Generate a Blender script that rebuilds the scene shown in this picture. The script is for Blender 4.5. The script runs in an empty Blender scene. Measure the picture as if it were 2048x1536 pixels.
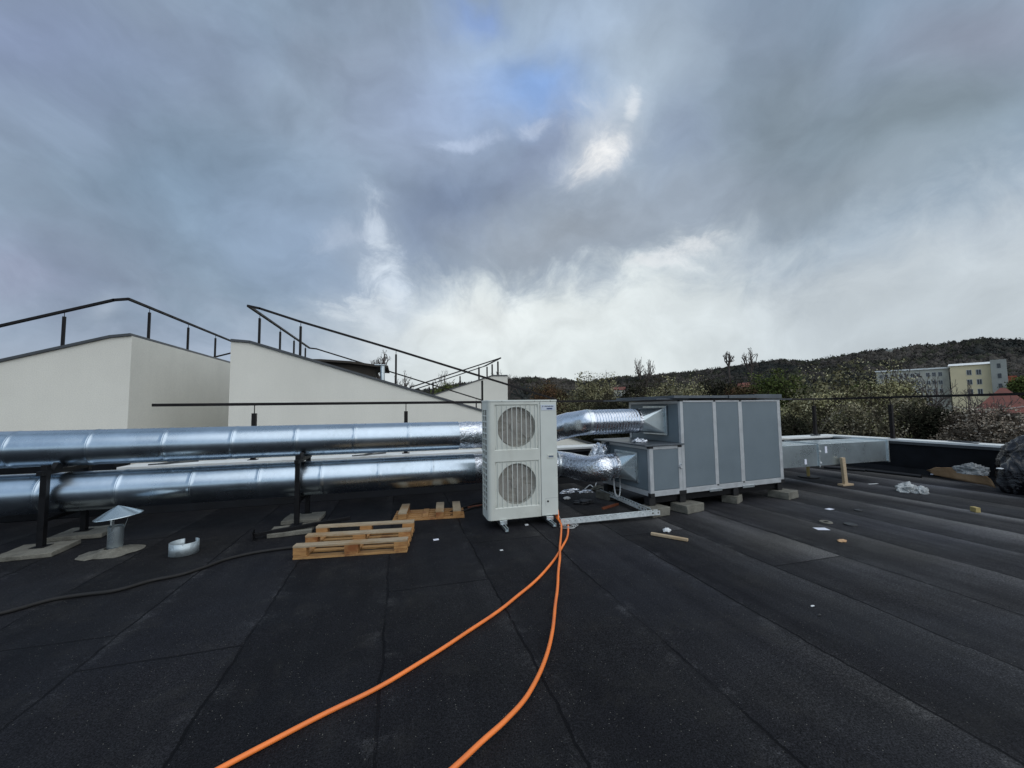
import bpy, bmesh, math, random
import numpy as np
from mathutils import Vector, Matrix, noise
R = random.Random(7)
S = bpy.context.scene
C = S.collection
PI = math.pi
# ------------------------------------------------------------------ camera model
FPX, YAW, PIT, ROL, HC = 769.0, math.radians(16.3), math.radians(3.65), math.radians(0.74), 1.6
f0 = Vector((math.sin(YAW), math.cos(YAW), 0)); r0 = Vector((math.cos(YAW), -math.sin(YAW), 0)); z0 = Vector((0, 0, 1))
CF = f0*math.cos(PIT) + z0*math.sin(PIT)
u0 = -f0*math.sin(PIT) + z0*math.cos(PIT)
CR = r0*math.cos(ROL) - u0*math.sin(ROL)
CU = r0*math.sin(ROL) + u0*math.cos(ROL)
def ray(px, py): return CF + CR*((px-1024)/FPX) - CU*((py-768)/FPX)
def G(px, py, z=0.0):                      # point of a photo pixel on the level z
    d = ray(px, py); t = (z-HC)/d.z
    return Vector((d.x*t, d.y*t, z))
def PY(px, py, Y):                         # on the vertical plane at depth Y
    d = ray(px, py); t = Y/d.y
    return Vector((d.x*t, Y, HC+d.z*t))
def PD(px, py, dist):                      # at horizontal distance dist
    d = ray(px, py); t = dist/math.hypot(d.x, d.y)
    return Vector((d.x*t, d.y*t, HC+d.z*t))
cam = bpy.data.cameras.new('camera'); co = bpy.data.objects.new('camera', cam); C.objects.link(co)
m = Matrix.Identity(4)
for i in range(3):
    m[i][0] = CR[i]; m[i][1] = CU[i]; m[i][2] = -CF[i]
m[2][3] = HC
co.matrix_world = m
cam.sensor_width = 36; cam.lens = 36*FPX/2048; cam.clip_end = 6000; cam.clip_start = 0.05
S.camera = co
S.view_settings.view_transform = 'Standard'; S.view_settings.look = 'None'; S.view_settings.exposure = 0
S.render.engine = 'CYCLES'
S.render.resolution_x = 1024; S.render.resolution_y = 768

# ------------------------------------------------------------------ node helper
class NT:
    def __init__(s, tree): s.t = tree; s.n = tree.nodes; s.l = tree.links
    def add(s, typ, **kw):
        n = s.n.new(typ)
        for k, v in kw.items(): setattr(n, k, v)
        return n
    def put(s, sock, v):
        if isinstance(v, bpy.types.NodeSocket): s.l.new(v, sock)
        elif v is not None:
            if isinstance(v, (tuple, list)) and len(v) == 3 and sock.type == 'RGBA': v = (*v, 1)
            sock.default_value = v
    def m(s, op, a, b=None, c=None, clamp=False):
        n = s.add('ShaderNodeMath', operation=op, use_clamp=clamp)
        s.put(n.inputs[0], a)
        if b is not None: s.put(n.inputs[1], b)
        if c is not None: s.put(n.inputs[2], c)
        return n.outputs[0]
    def v(s, op, a, b=None, scale=None):
        n = s.add('ShaderNodeVectorMath', operation=op)
        s.put(n.inputs[0], a)
        if b is not None: s.put(n.inputs[1], b)
        if scale is not None: s.put(n.inputs['Scale'], scale)
        return n.outputs['Value'] if op in ('DOT_PRODUCT', 'LENGTH') else n.outputs[0]
    def noise(s, vec, scale=5, detail=4, rough=.5, dist=0, color=False):
        n = s.add('ShaderNodeTexNoise')
        s.put(n.inputs['Vector'], vec); s.put(n.inputs['Scale'], scale); s.put(n.inputs['Detail'], detail)
        s.put(n.inputs['Roughness'], rough); s.put(n.inputs['Distortion'], dist)
        return n.outputs['Color' if color else 'Fac']
    def white(s, vec):
        n = s.add('ShaderNodeTexWhiteNoise', noise_dimensions='3D'); s.put(n.inputs['Vector'], vec); return n.outputs['Value']
    def mix(s, fac, a, b, blend='MIX'):
        n = s.add('ShaderNodeMix', data_type='RGBA', blend_type=blend)
        s.put(n.inputs[0], fac); s.put(n.inputs[6], a); s.put(n.inputs[7], b)
        return n.outputs[2]
    def rng(s, x, a, b, c=0., d=1., smooth=False):
        n = s.add('ShaderNodeMapRange'); n.clamp = True
        if smooth: n.interpolation_type = 'SMOOTHSTEP'
        for i, q in enumerate((x, a, b, c, d)): s.put(n.inputs[i], q)
        return n.outputs[0]
    def sep(s, v):
        n = s.add('ShaderNodeSeparateXYZ'); s.put(n.inputs[0], v); return n.outputs
    def comb(s, x, y, z):
        n = s.add('ShaderNodeCombineXYZ')
        for i, q in enumerate((x, y, z)): s.put(n.inputs[i], q)
        return n.outputs[0]
    def bump(s, h, strength=.3, dist=.01):
        n = s.add('ShaderNodeBump'); s.put(n.inputs['Height'], h); s.put(n.inputs['Strength'], strength); s.put(n.inputs['Distance'], dist)
        return n.outputs[0]
def mat(name, col=(.5, .5, .5), rough=.6, metal=0., build=None, spec=None):
    mt = bpy.data.materials.new(name); mt.use_nodes = True
    t = NT(mt.node_tree); b = t.n['Principled BSDF']
    t.put(b.inputs['Base Color'], (*col, 1)); b.inputs['Roughness'].default_value = rough; b.inputs['Metallic'].default_value = metal
    if spec is not None: b.inputs['Specular IOR Level'].default_value = spec
    if build: build(t, b)
    return mt
def obc(t): return t.add('ShaderNodeTexCoord').outputs['Object']
def var(col, amt=.25, scale=6, bs=40, bstr=.15, dirt=None, rv=.1, stretch=None):
    # gentle colour blotches + fine bump
    def f(t, b):
        c = obc(t)
        if stretch: c = t.v('MULTIPLY', c, stretch)
        n1 = t.noise(c, scale, 6, .6); n2 = t.noise(c, bs, 3, .6)
        k = t.rng(n1, .3, .7, 1-amt, 1+amt)
        cc = t.v('SCALE', (col[0], col[1], col[2]), scale=k)
        if dirt: cc = t.mix(t.rng(t.noise(c, scale*.7, 8, .7), .5, .72), cc, dirt)
        t.put(b.inputs['Base Color'], cc)
        r = b.inputs['Roughness'].default_value
        t.put(b.inputs['Roughness'], t.rng(n1, .3, .7, r-rv, r+rv))
        t.put(b.inputs['Normal'], t.bump(n2, bstr, .004))
    return f

# ---- roof membrane
SP, OFF = 0.92, -0.10
def membrane(t, b):
    c = obc(t); x, y, z = t.sep(c)
    wob = t.m('MULTIPLY', t.m('SUBTRACT', t.noise(t.v('MULTIPLY', c, (.5, 1.2, 1)), 1.3, 6, .7), .5), .09)
    u = t.m('DIVIDE', t.m('SUBTRACT', t.m('ADD', x, wob), OFF), SP)
    idx = t.m('FLOOR', u); fr = t.m('FRACT', u)
    dist = t.m('MINIMUM', fr, t.m('SUBTRACT', 1., fr))
    r1 = t.white(t.comb(idx, 3.3, 0.)); r2 = t.white(t.comb(idx, 7.7, 1.))
    brk = t.noise(c, 1.3, 4, .6)
    jag = t.m('MULTIPLY', t.noise(c, 22, 3, .7), .010)
    seam = t.m('MULTIPLY', t.rng(dist, t.m('ADD', .006, jag), t.m('ADD', .002, jag), 0., 1.), t.rng(brk, .38, .5, .35, 1.))
    # roll ends
    yy = t.m('DIVIDE', t.m('ADD', t.m('ADD', y, t.m('MULTIPLY', r1, 8.)), t.m('MULTIPLY', wob, 1.)), 7.9)
    fy = t.m('FRACT', yy); iy = t.m('FLOOR', yy)
    dy = t.m('MINIMUM', fy, t.m('SUBTRACT', 1., fy))
    cross = t.m('MULTIPLY', t.rng(dy, t.m('ADD', .0011, t.m('MULTIPLY', jag, .15)), .0004, 0., 1.), .9)
    line = t.m('MAXIMUM', seam, cross, clamp=True)
    bleed = t.m('MULTIPLY', t.rng(t.m('SUBTRACT', 1., fr), .0, .05, 1., 0.), t.rng(t.noise(c, 2.1, 5, .7), .45, .6))
    r3 = t.white(t.comb(idx, iy, 5.))
    # dry pale bands: strongest to the right side of the roof
    right = t.rng(t.m('ADD', x, t.m('MULTIPLY', t.noise(c, .5, 3), 2.)), 2.0, 5.4, .0, 1., True)
    band = t.m('POWER', fr, 1.6)
    low = t.noise(t.v('MULTIPLY', c, (.9, .22, 1)), 1.1, 5, .55)
    fine = t.noise(t.v('MULTIPLY', c, (3., .35, 1)), 2.2, 6, .65)
    pale = t.m('MULTIPLY', t.m('MULTIPLY', band, t.rng(low, .36, .62)), t.rng(r3, .15, .85, .25, 1.))
    pale = t.m('ADD', t.m('MULTIPLY', pale, t.m('ADD', .12, right)), t.m('MULTIPLY', t.rng(fine, .35, .75), t.m('ADD', .04, t.m('MULTIPLY', right, .12))), clamp=True)
    # dust along the seams
    dn = t.noise(c, 4.5, 8, .75)
    dust = t.m('MULTIPLY', t.m('MULTIPLY', t.rng(dist, .16, .02), t.rng(dn, .52, .75)), .35)
    pale = t.m('ADD', pale, dust, clamp=True)
    big = t.rng(t.noise(c, .8, 4, .6), .3, .7, .7, 1.25)
    base = t.mix(pale, (.0072, .0074, .0092), (.125, .127, .128))
    tint = t.mix(t.rng(t.noise(c, .45, 3), .35, .65), (1.0, 1.0, 1.08), (1.06, 1.0, .92))
    base = t.mix(1., base, tint, 'MULTIPLY')
    base = t.v('SCALE', base, scale=t.m('MULTIPLY', big, t.m('ADD', .8, t.m('MULTIPLY', r2, .4))))
    gr = t.noise(c, 130, 2, .7); gr2 = t.noise(c, 60, 4, .75)
    base = t.v('SCALE', base, scale=t.m('MULTIPLY', t.rng(gr, .33, .67, .15, 2.1), t.rng(gr2, .35, .65, .55, 1.5)))
    vo = t.add('ShaderNodeTexVoronoi'); t.put(vo.inputs['Vector'], c); vo.inputs['Scale'].default_value = 70
    spk = t.m('MULTIPLY', t.m('LESS_THAN', vo.outputs['Distance'], .16), t.m('GREATER_THAN', t.sep(vo.outputs['Color'])[0], .90))
    base = t.mix(t.m('MULTIPLY', spk, .8), base, (.20, .19, .16))
    st = t.m('MULTIPLY', t.rng(t.noise(c, 2.3, 9, .74, .4), .52, .72), .30)
    base = t.mix(st, base, (.045, .042, .036))
    base = t.mix(t.m('MULTIPLY', bleed, .6), base, (.004, .004, .005))
    base = t.mix(t.m('MULTIPLY', line, .9), base, (.002, .002, .003))
    t.put(b.inputs['Base Color'], base)
    t.put(b.inputs['Roughness'], t.rng(t.noise(c, 1.2, 5, .6), .35, .65, .62, .85))
    b.inputs['Specular IOR Level'].default_value = .15
    h = t.m('ADD', t.m('MULTIPLY', gr, .35), t.m('ADD', t.m('MULTIPLY', gr2, .5), t.m('MULTIPLY', line, -2.5)))
    h = t.m('ADD', h, t.m('MULTIPLY', t.noise(c, 3, 4), 1.5))
    t.put(b.inputs['Normal'], t.bump(h, .55, .004))
M = {}
M['membrane'] = mat('membrane', rough=.8, build=membrane)
M['upstand'] = mat('upstand', (.008, .009, .011), .7, build=var((.008, .009, .011), .5, 3, 60, .4), spec=.15)
def stucco(t, b):
    c = obc(t)
    k = t.rng(t.noise(c, .35, 5, .6), .3, .7, .93, 1.06)
    g = t.noise(c, 45, 4, .7)
    z = t.sep(c)[2]
    st = t.rng(t.noise(t.v('MULTIPLY', c, (2.2, 2.2, .25)), 1.5, 5, .7), .35, .75, 1.01, .975)
    t.put(b.inputs['Base Color'], t.v('SCALE', (.74, .72, .645), scale=t.m('MULTIPLY', k, t.m('MULTIPLY', st, t.rng(g, .3, .7, .9, 1.08)))))
    t.put(b.inputs['Normal'], t.bump(g, .5, .01))
M['stucco'] = mat('stucco', (.6, .57, .5), .9, build=stucco)
M['coping'] = mat('coping', (.62, .63, .60), .5, build=var((.82, .83, .80), .10, 2, 30, .05, dirt=(.62, .62, .58)))
M['flash'] = mat('flashing', (.06, .065, .07), .45, build=var((.055, .06, .065), .3, 2, 30, .1))
M['black'] = mat('black_paint', (.004, .004, .005), .5, build=var((.004, .004, .005), .4, 8, 60, .1), spec=.25)
M['railm'] = mat('rail_paint', (.008, .006, .006), .5, build=var((.008, .006, .006), .4, 5, 60, .1), spec=.25)
def galv(base, rough, bumpk=.06, spang=.12):
    def f(t, b):
        c = obc(t)
        vo = t.add('ShaderNodeTexVoronoi'); t.put(vo.inputs['Vector'], c); vo.inputs['Scale'].default_value = 22
        sp = t.sep(vo.outputs['Color'])[0]
        n1 = t.noise(c, 1.6, 6, .65)
        k = t.m('MULTIPLY', t.rng(sp, 0., 1., 1-spang, 1+spang), t.rng(n1, .3, .7, .86, 1.1))
        t.put(b.inputs['Base Color'], t.v('SCALE', base, scale=k))
        t.put(b.inputs['Roughness'], t.rng(n1, .3, .7, rough-.035, rough+.045))
        t.put(b.inputs['Normal'], t.bump(t.noise(c, 2.6, 3, .5), bumpk, .03))
    return f
M['duct'] = mat('duct_steel', metal=1, build=galv((.48, .56, .63), .27, .025, .03))
M['galv'] = mat('galvanised', metal=1, build=galv((.66, .72, .74), .36, .10))
M['galvring'] = mat('galvanised_matt', metal=.6, build=galv((.42, .48, .50), .5, .2, .2))
M['galvbright'] = mat('galvanised_bright', metal=.35, build=galv((.66, .70, .70), .45, .06))
M['galvdull'] = mat('galvanised_dull', metal=.85, build=galv((.55, .63, .66), .28, .025, .025))
def foil(t, b):
    c = obc(t)
    n = t.noise(c, 11, 4, .6, 1.2); n2 = t.noise(c, 45, 3, .7)
    vo = t.add('ShaderNodeTexVoronoi', feature='DISTANCE_TO_EDGE'); t.put(vo.inputs['Vector'], t.v('ADD', c, t.v('SCALE', t.noise(c, 9, 3, color=True), scale=.12))); vo.inputs['Scale'].default_value = 13
    e = t.rng(vo.outputs['Distance'], 0., .12)
    t.put(b.inputs['Base Color'], t.v('SCALE', (.76, .79, .84), scale=t.rng(n, .3, .7, .8, 1.1)))
    t.put(b.inputs['Roughness'], t.rng(n2, .3, .7, .18, .34))
    t.put(b.inputs['Normal'], t.bump(t.m('ADD', t.m('MULTIPLY', n, 1.0), t.m('MULTIPLY', e, .35)), .30, .035))
M['foil'] = mat('foil', metal=1, build=foil)
def flexfoil(t, b):
    c = obc(t); n = t.noise(c, 20, 4, .7, .6)
    t.put(b.inputs['Base Color'], t.v('SCALE', (.70, .74, .80), scale=t.rng(n, .3, .7, .85, 1.1)))
    t.put(b.inputs['Roughness'], t.rng(n, .3, .7, .18, .34))
    t.put(b.inputs['Normal'], t.bump(n, .08, .02))
M['flex'] = mat('flexible_foil', metal=1, build=flexfoil)
M['acw'] = mat('unit_paint', (.60, .62, .55), .42, build=var((.60, .62, .56), .05, 3, 60, .03, dirt=(.50, .51, .45)))
M['acw2'] = mat('unit_paint_panel', (.62, .65, .60), .42, build=var((.62, .65, .60), .05, 3, 60, .03))
M['dark'] = mat('dark_inside', (.012, .012, .012), .8, build=var((.012, .012, .012), .3))
def fins(t, b):
    c = obc(t); x, y, z = t.sep(c)
    w = t.m('SINE', t.m('MULTIPLY', z, 420.))
    n = t.noise(c, 9, 6, .65)
    k = t.m('MULTIPLY', t.rng(w, -1., 1., .65, 1.25), t.rng(n, .3, .7, .75, 1.25))
    t.put(b.inputs['Base Color'], t.v('SCALE', (.36, .345, .30), scale=k))
M['fins'] = mat('fins', (.12, .12, .1), .7, build=fins)
M['blade'] = mat('fan_blade', (.38, .365, .33), .5, build=var((.38, .365, .33), .2))
M['logo_blue'] = mat('badge_blue', (.03, .06, .16), .5, build=var((.03, .06, .16), .2))
M['logo_bg'] = mat('badge', (.55, .60, .68), .4, build=var((.56, .61, .68), .05))
M['logo_ink'] = mat('badge_ink', (.10, .13, .18), .5, build=var((.10, .13, .18), .2))
M['ahu'] = mat('ahu_panel', (.16, .20, .225), .42, build=var((.165, .205, .230), .06, 2.5, 90, .12, rv=.05), metal=.15)
M['alu'] = mat('alu_profile', (.62, .63, .63), .4, metal=.3, build=var((.50, .52, .53), .12, 7, 40, .08))
M['plastic'] = mat('black_plastic', (.008, .008, .009), .5, build=var((.008, .008, .009), .3))
M['cover'] = mat('cover_sheet', (.11, .125, .135), .42, build=var((.11, .125, .14), .25, 3, 40, .1), metal=.5)
def conc(t, b):
    c = obc(t); n = t.noise(c, 5, 8, .7); g = t.noise(c, 60, 4, .7)
    cc = t.mix(t.rng(n, .35, .68), (.105, .10, .082), (.21, .20, .165))
    t.put(b.inputs['Base Color'], t.v('SCALE', cc, scale=t.rng(g, .3, .7, .75, 1.2)))
    t.put(b.inputs['Normal'], t.bump(t.m('ADD', n, t.m('MULTIPLY', g, .5)), .8, .01))
M['conc'] = mat('concrete', (.3, .29, .26), .92, build=conc)
def wood(col, dark, wet=(.22, .075, .02)):
    def f(t, b):
        c = obc(t)
        g = t.noise(t.v('MULTIPLY', c, (2.5, 26, 26)), 2.2, 5, .65, .4)
        big = t.noise(c, 2.6, 5, .65)
        cc = t.mix(t.rng(g, .3, .7), dark, col)
        cc = t.mix(t.rng(big, .52, .66), cc, wet)
        t.put(b.inputs['Base Color'], cc); t.put(b.inputs['Roughness'], t.rng(big, .4, .7, .75, .5))
        t.put(b.inputs['Normal'], t.bump(g, .4, .004))
    return f
M['wood'] = mat('pallet_wood', rough=.7, build=wood((.52, .28, .10), (.25, .12, .04)))
M['wooddeck'] = mat('pallet_deck_wood', rough=.7, build=wood((.52, .30, .11), (.22, .11, .04), (.16, .06, .02)))  # darkened variant of the pallet wood, paints in shade inside the upturned pallet
M['woodtop'] = mat('pallet_wood_weathered', rough=.8, build=wood((.46, .38, .26), (.26, .19, .12), (.34, .22, .11)))
M['woodpale'] = mat('timber_pale', rough=.7, build=wood((.52, .41, .27), (.38, .28, .17), (.42, .30, .17)))
M['woodred'] = mat('timber_red', rough=.6, build=wood((.22, .065, .025), (.13, .035, .015), (.10, .03, .01)))
M['orange'] = mat('hose_orange', (.86, .20, .05), .42, build=var((.95, .235, .045), .15, 2, 50, .06, dirt=(.72, .17, .05)))
M['rubber'] = mat('cable_foam', (.02, .019, .018), .75, build=var((.009, .0085, .008), .35, 9, 50, .6))
M['white'] = mat('white_plastic', (.7, .72, .72), .45, build=var((.7, .72, .72), .1))
M['paper'] = mat('paper', (.72, .74, .80), .7, build=var((.74, .76, .84), .05))
M['wires'] = mat('grey_wire', (.42, .43, .42), .5, build=var((.42, .43, .42), .15))
def cardb(t, b):
    c = obc(t); n = t.noise(c, 4, 6, .65); g = t.m('SINE', t.m('MULTIPLY', t.sep(c)[0], 240.))
    t.put(b.inputs['Base Color'], t.mix(t.rng(n, .35, .7), (.56, .36, .20), (.40, .23, .11)))
    t.put(b.inputs['Normal'], t.bump(t.m('ADD', n, t.m('MULTIPLY', g, .05)), .4, .01))
M['cardboard'] = mat('cardboard', rough=.8, build=cardb)
def film(col, alpha, rough=.25):
    def f(t, b):
        c = obc(t); n = t.noise(c, 14, 5, .7, .8)
        t.put(b.inputs['Base Color'], t.v('SCALE', col, scale=t.rng(n, .3, .7, .7, 1.25)))
        t.put(b.inputs['Alpha'], t.rng(n, .35, .65, alpha, min(1, alpha+.35)))
        t.put(b.inputs['Normal'], t.bump(n, .6, .02))
    return f
M['film'] = mat('clear_film', rough=.28, build=film((.55, .57, .56), .5))
M['filmgrey'] = mat('grey_film', rough=.35, build=film((.25, .255, .25), .85))
def bag(t, b):
    c = obc(t); n = t.noise(t.v('MULTIPLY', c, (1, 1, 2.6)), 5, 6, .65, 1.6)
    t.put(b.inputs['Base Color'], t.mix(t.rng(n, .4, .7), (.004, .004, .006), (.012, .012, .016)))
    t.put(b.inputs['Normal'], t.bump(n, .45, .03))
M['bag'] = mat('black_bag', rough=.18, build=bag)
M['yellow'] = mat('yellow_paint', (.45, .33, .06), .6, build=var((.42, .32, .12), .25))
# vegetation: per-face colour attribute
def tinted(name, rough=.9, sc=1.):
    def f(t, b):
        a = t.add('ShaderNodeAttribute', attribute_name='tint').outputs['Color']
        n = t.noise(obc(t), 1.7*sc, 4, .6)
        t.put(b.inputs['Base Color'], t.v('SCALE', a, scale=t.rng(n, .3, .7, .72, 1.3)))
    return mat(name, rough=rough, build=f, spec=.1)
M['leaf'] = tinted('foliage'); M['bark'] = tinted('bark')
def ground(t, b):
    c = obc(t); n = t.noise(c, .05, 8, .7); g = t.noise(c, .6, 6, .7)
    cc = t.mix(t.rng(n, .35, .65), (.034, .034, .022), (.062, .052, .036))
    t.put(b.inputs['Base Color'], t.v('SCALE', cc, scale=t.rng(g, .3, .7, .6, 1.4)))
M['ground'] = mat('ground', rough=1, build=ground, spec=.05)
M['tile'] = mat('red_tiles', (.36, .07, .04), .75, build=var((.17, .050, .034), .3, 1.5, 8, .5, dirt=(.10, .035, .027)))
M['cream'] = mat('cream_render', (.62, .50, .30), .85, build=var((.80, .68, .43), .08, .3, 5, .1, dirt=(.72, .60, .37)))
M['palew'] = mat('pale_render', (.5, .49, .42), .85, build=var((.48, .47, .40), .15, .3, 5, .1, dirt=(.30, .29, .25)))
M['greyr'] = mat('grey_render', (.27, .28, .27), .85, build=var((.34, .345, .31), .15, .3, 5, .1))
M['redr'] = mat('red_render', (.30, .09, .06), .85, build=var((.30, .09, .06), .15, .3, 5, .1))
M['glass'] = mat('window_glass', (.03, .035, .04), .15, build=var((.035, .04, .045), .5, .4, 4, .05))
M['frame'] = mat('window_frame', (.6, .6, .58), .5, build=var((.55, .55, .53), .1))
M['canopy'] = mat('canopy_felt', (.035, .028, .022), .85, build=var((.036, .029, .022), .4, 1.5, 10, .5))

# ------------------------------------------------------------------ object helpers
ROOTM = {}
def tag(o, label=None, cat=None, group=None, kind=None):
    if label: o['label'] = label
    if cat: o['category'] = cat
    if group: o['group'] = group
    if kind: o['kind'] = kind
    return o
def thing(name, label, cat, loc=(0, 0, 0), rz=0., group=None):
    o = bpy.data.objects.new(name, None); C.objects.link(o)
    o.empty_display_size = .1
    o.location = loc; o.rotation_euler = (0, 0, rz)
    ROOTM[o.name] = Matrix.Translation(Vector(loc)) @ Matrix.Rotation(rz, 4, 'Z')
    return tag(o, label, cat, group)
class MB:
    def __init__(s): s.bm = bmesh.new()
    def box(s, x0, x1, y0, y1, z0, z1, mtx=None):
        vs = [s.bm.verts.new((x, y, z)) for z in (z0, z1) for y in (y0, y1) for x in (x0, x1)]
        for f in ((0, 2, 3, 1), (4, 5, 7, 6), (0, 1, 5, 4), (2, 6, 7, 3), (0, 4, 6, 2), (1, 3, 7, 5)):
            s.bm.faces.new([vs[i] for i in f])
        if mtx is not None: bmesh.ops.transform(s.bm, matrix=mtx, verts=vs)
        return s
    def bar(s, a, b, w, h=None, up=(0, 0, 1), ext=0.):
        a = Vector(a); b = Vector(b); h = h or w; d = (b-a); L = d.length; d.normalize()
        side = d.cross(Vector(up))
        if side.length < 1e-4: side = Vector((1, 0, 0))
        side.normalize(); u = side.cross(d)
        mt = Matrix((( d.x, side.x, u.x, a.x), (d.y, side.y, u.y, a.y), (d.z, side.z, u.z, a.z), (0, 0, 0, 1)))
        return s.box(-ext, L+ext, -w/2, w/2, -h/2, h/2, mt)
    def tube(s, pts, r, n=12, caps=True):
        pts = [Vector(p) for p in pts]; k = len(pts)
        rs = r if isinstance(r, (list, tuple)) else [r]*k
        tang = []
        for i in range(k):
            t_ = (pts[min(i+1, k-1)]-pts[max(i-1, 0)]); tang.append(t_.normalized())
        ref = Vector((0, 0, 1)) if abs(tang[0].z) < .9 else Vector((1, 0, 0))
        nrm = (ref - tang[0]*ref.dot(tang[0])).normalized(); rings = []
        for i in range(k):
            nrm = (nrm - tang[i]*nrm.dot(tang[i])).normalized(); bi = tang[i].cross(nrm)
            rings.append([s.bm.verts.new(pts[i] + (nrm*math.cos(2*PI*j/n) + bi*math.sin(2*PI*j/n))*rs[i]) for j in range(n)])
        for i in range(k-1):
            for j in range(n):
                s.bm.faces.new((rings[i][j], rings[i][(j+1) % n], rings[i+1][(j+1) % n], rings[i+1][j]))
        if caps:
            s.bm.faces.new(rings[0][::-1]); s.bm.faces.new(rings[-1])
        return s
    def lathe(s, prof, n=32, o=(0, 0, 0)):
        rings = []
        for r, z in prof:
            rings.append([s.bm.verts.new((o[0]+r*math.cos(2*PI*j/n), o[1]+r*math.sin(2*PI*j/n), o[2]+z)) for j in range(n)])
        for i in range(len(prof)-1):
            for j in range(n):
                s.bm.faces.new((rings[i][j], rings[i][(j+1) % n], rings[i+1][(j+1) % n], rings[i+1][j]))
        return s
    def face(s, pts):
        s.bm.faces.new([s.bm.verts.new(p) for p in pts]); return s
    def prism(s, poly, vec):
        vec = Vector(vec); a = [s.bm.verts.new(p) for p in poly]; b = [s.bm.verts.new(Vector(p)+vec) for p in poly]
        n = len(poly); s.bm.faces.new(a[::-1]); s.bm.faces.new(b)
        for i in range(n): s.bm.faces.new((a[i], a[(i+1) % n], b[(i+1) % n], b[i]))
        return s
    def build(s, name, mt, parent=None, local=False, smooth=False, bevel=0., origin=None, angle=40):
        bmesh.ops.recalc_face_normals(s.bm, faces=s.bm.faces)
        me = bpy.data.meshes.new(name)
        o = None
        if parent is not None and not local:
            s.bm.transform(ROOTM[parent.name].inverted())
        if parent is None and not local:
            if origin is None:
                xs = [v.co for v in s.bm.verts]
                origin = Vector(((min(v.x for v in xs)+max(v.x for v in xs))/2, (min(v.y for v in xs)+max(v.y for v in xs))/2, min(v.z for v in xs)))
            s.bm.transform(Matrix.Translation(-Vector(origin)))
        s.bm.to_mesh(me); s.bm.free()
        me.materials.append(mt)
        if smooth:
            me.shade_smooth()
            me.set_sharp_from_angle(angle=math.radians(angle))
        o = bpy.data.objects.new(name, me); C.objects.link(o)
        if parent is not None:
            o.parent = parent; ROOTM[o.name] = ROOTM[parent.name]
        elif not local:
            o.location = origin; ROOTM[o.name] = Matrix.Translation(Vector(origin))
        if bevel:
            bv = o.modifiers.new('bevel', 'BEVEL'); bv.width = bevel; bv.segments = 2; bv.limit_method = 'ANGLE'; bv.angle_limit = math.radians(35)
        return o
def copy_tree(root, loc, rz, label=None):
    r = root.copy(); C.objects.link(r); r.location = loc; r.rotation_euler = (0, 0, rz)
    ROOTM[r.name] = Matrix.Translation(Vector(loc)) @ Matrix.Rotation(rz, 4, 'Z')
    if label: r['label'] = label
    for ch in list(root.children):
        c = ch.copy(); C.objects.link(c); c.parent = r
        for g in ch.children:
            d = g.copy(); C.objects.link(d); d.parent = c
    return r
def smooth_path(pts, sub=6):
    P = [Vector(p) for p in pts]; out = []
    for i in range(len(P)-1):
        p0, p1, p2, p3 = P[max(i-1, 0)], P[i], P[i+1], P[min(i+2, len(P)-1)]
        for k in range(sub):
            t = k/sub
            out.append(.5*((2*p1)+(p2-p0)*t+(2*p0-5*p1+4*p2-p3)*t*t+(3*p1-p0-3*p2+p3)*t**3))
    out.append(P[-1]); return out

# ------------------------------------------------------------------ world
w = bpy.data.worlds.new('World'); S.world = w; w.use_nodes = True
T = NT(w.node_tree); bgd = T.n['Background']; outw = T.n['World Output']
SUN_EL, SUN_AZ = math.radians(46), math.radians(152)      # azimuth from +Y clockwise: behind the viewer, a little to the left
sky = T.add('ShaderNodeTexSky', sky_type='NISHITA', sun_disc=False)
sky.sun_elevation = SUN_EL; sky.sun_rotation = SUN_AZ
T.put(bgd.inputs['Color'], sky.outputs[0]); bgd.inputs['Strength'].default_value = .1
D0 = T.v('NORMALIZE', T.add('ShaderNodeTexCoord').outputs['Generated'])
def wn(sc, det, amt, rough=.6):
    return T.v('SCALE', T.v('SUBTRACT', T.noise(D0, sc, det, rough, color=True), (.5, .5, .5)), scale=amt)
W1 = wn(2.4, 3, .30, .5); W2 = wn(8.5, 7, .11, .60)
DW = T.v('ADD', D0, T.v('ADD', W1, W2)); DS = T.v('ADD', D0, T.v('ADD', W1, T.v('SCALE', W2, scale=.35)))
dz = T.sep(D0)[2]
q = T.v('SCALE', DS, scale=T.m('DIVIDE', 1., T.m('ADD', T.m('MAXIMUM', dz, 0.), .30)))
qs = T.v('MULTIPLY', q, (1., .75, .6))
n1 = T.noise(qs, 1.0, 5, .52, .3); n2 = T.noise(T.v('ADD', qs, (4.1, 7.7, 0)), 2.3, 7, .58, .4)
n3 = T.noise(T.v('MULTIPLY', DS, (1., 1., 1.4)), 6., 5, .5, .3)
wisp = T.rng(T.noise(T.v('MULTIPLY', DS, (1., 1., 1.3)), 10., 10, .68, .4), .30, .70)
puff = T.rng(T.noise(T.v('MULTIPLY', DS, (1., 1., 1.5)), 3.6, 5, .52, .2), .32, .68, -.5, .5)
def UV(D):                       # azimuth / elevation tangents about the heading of the valley
    k = T.m('MAXIMUM', T.v('DOT_PRODUCT', D, tuple(f0)), .12)
    return T.m('DIVIDE', T.v('DOT_PRODUCT', D, tuple(r0)), k), T.m('DIVIDE', T.sep(D)[2], k)
UVW, UVS = UV(DW), UV(DS)
def uv0(px, py):
    d = ray(px, py); k = d.dot(f0); return d.dot(r0)/k, d.z/k
base = T.mix(T.rng(n1, .34, .66, 0, 1, True), (.215, .295, .39), (.34, .43, .53))
base = T.mix(T.m('MULTIPLY', T.rng(n2, .38, .64, 0, 1, True), .35), base, (.27, .30, .39))
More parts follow.
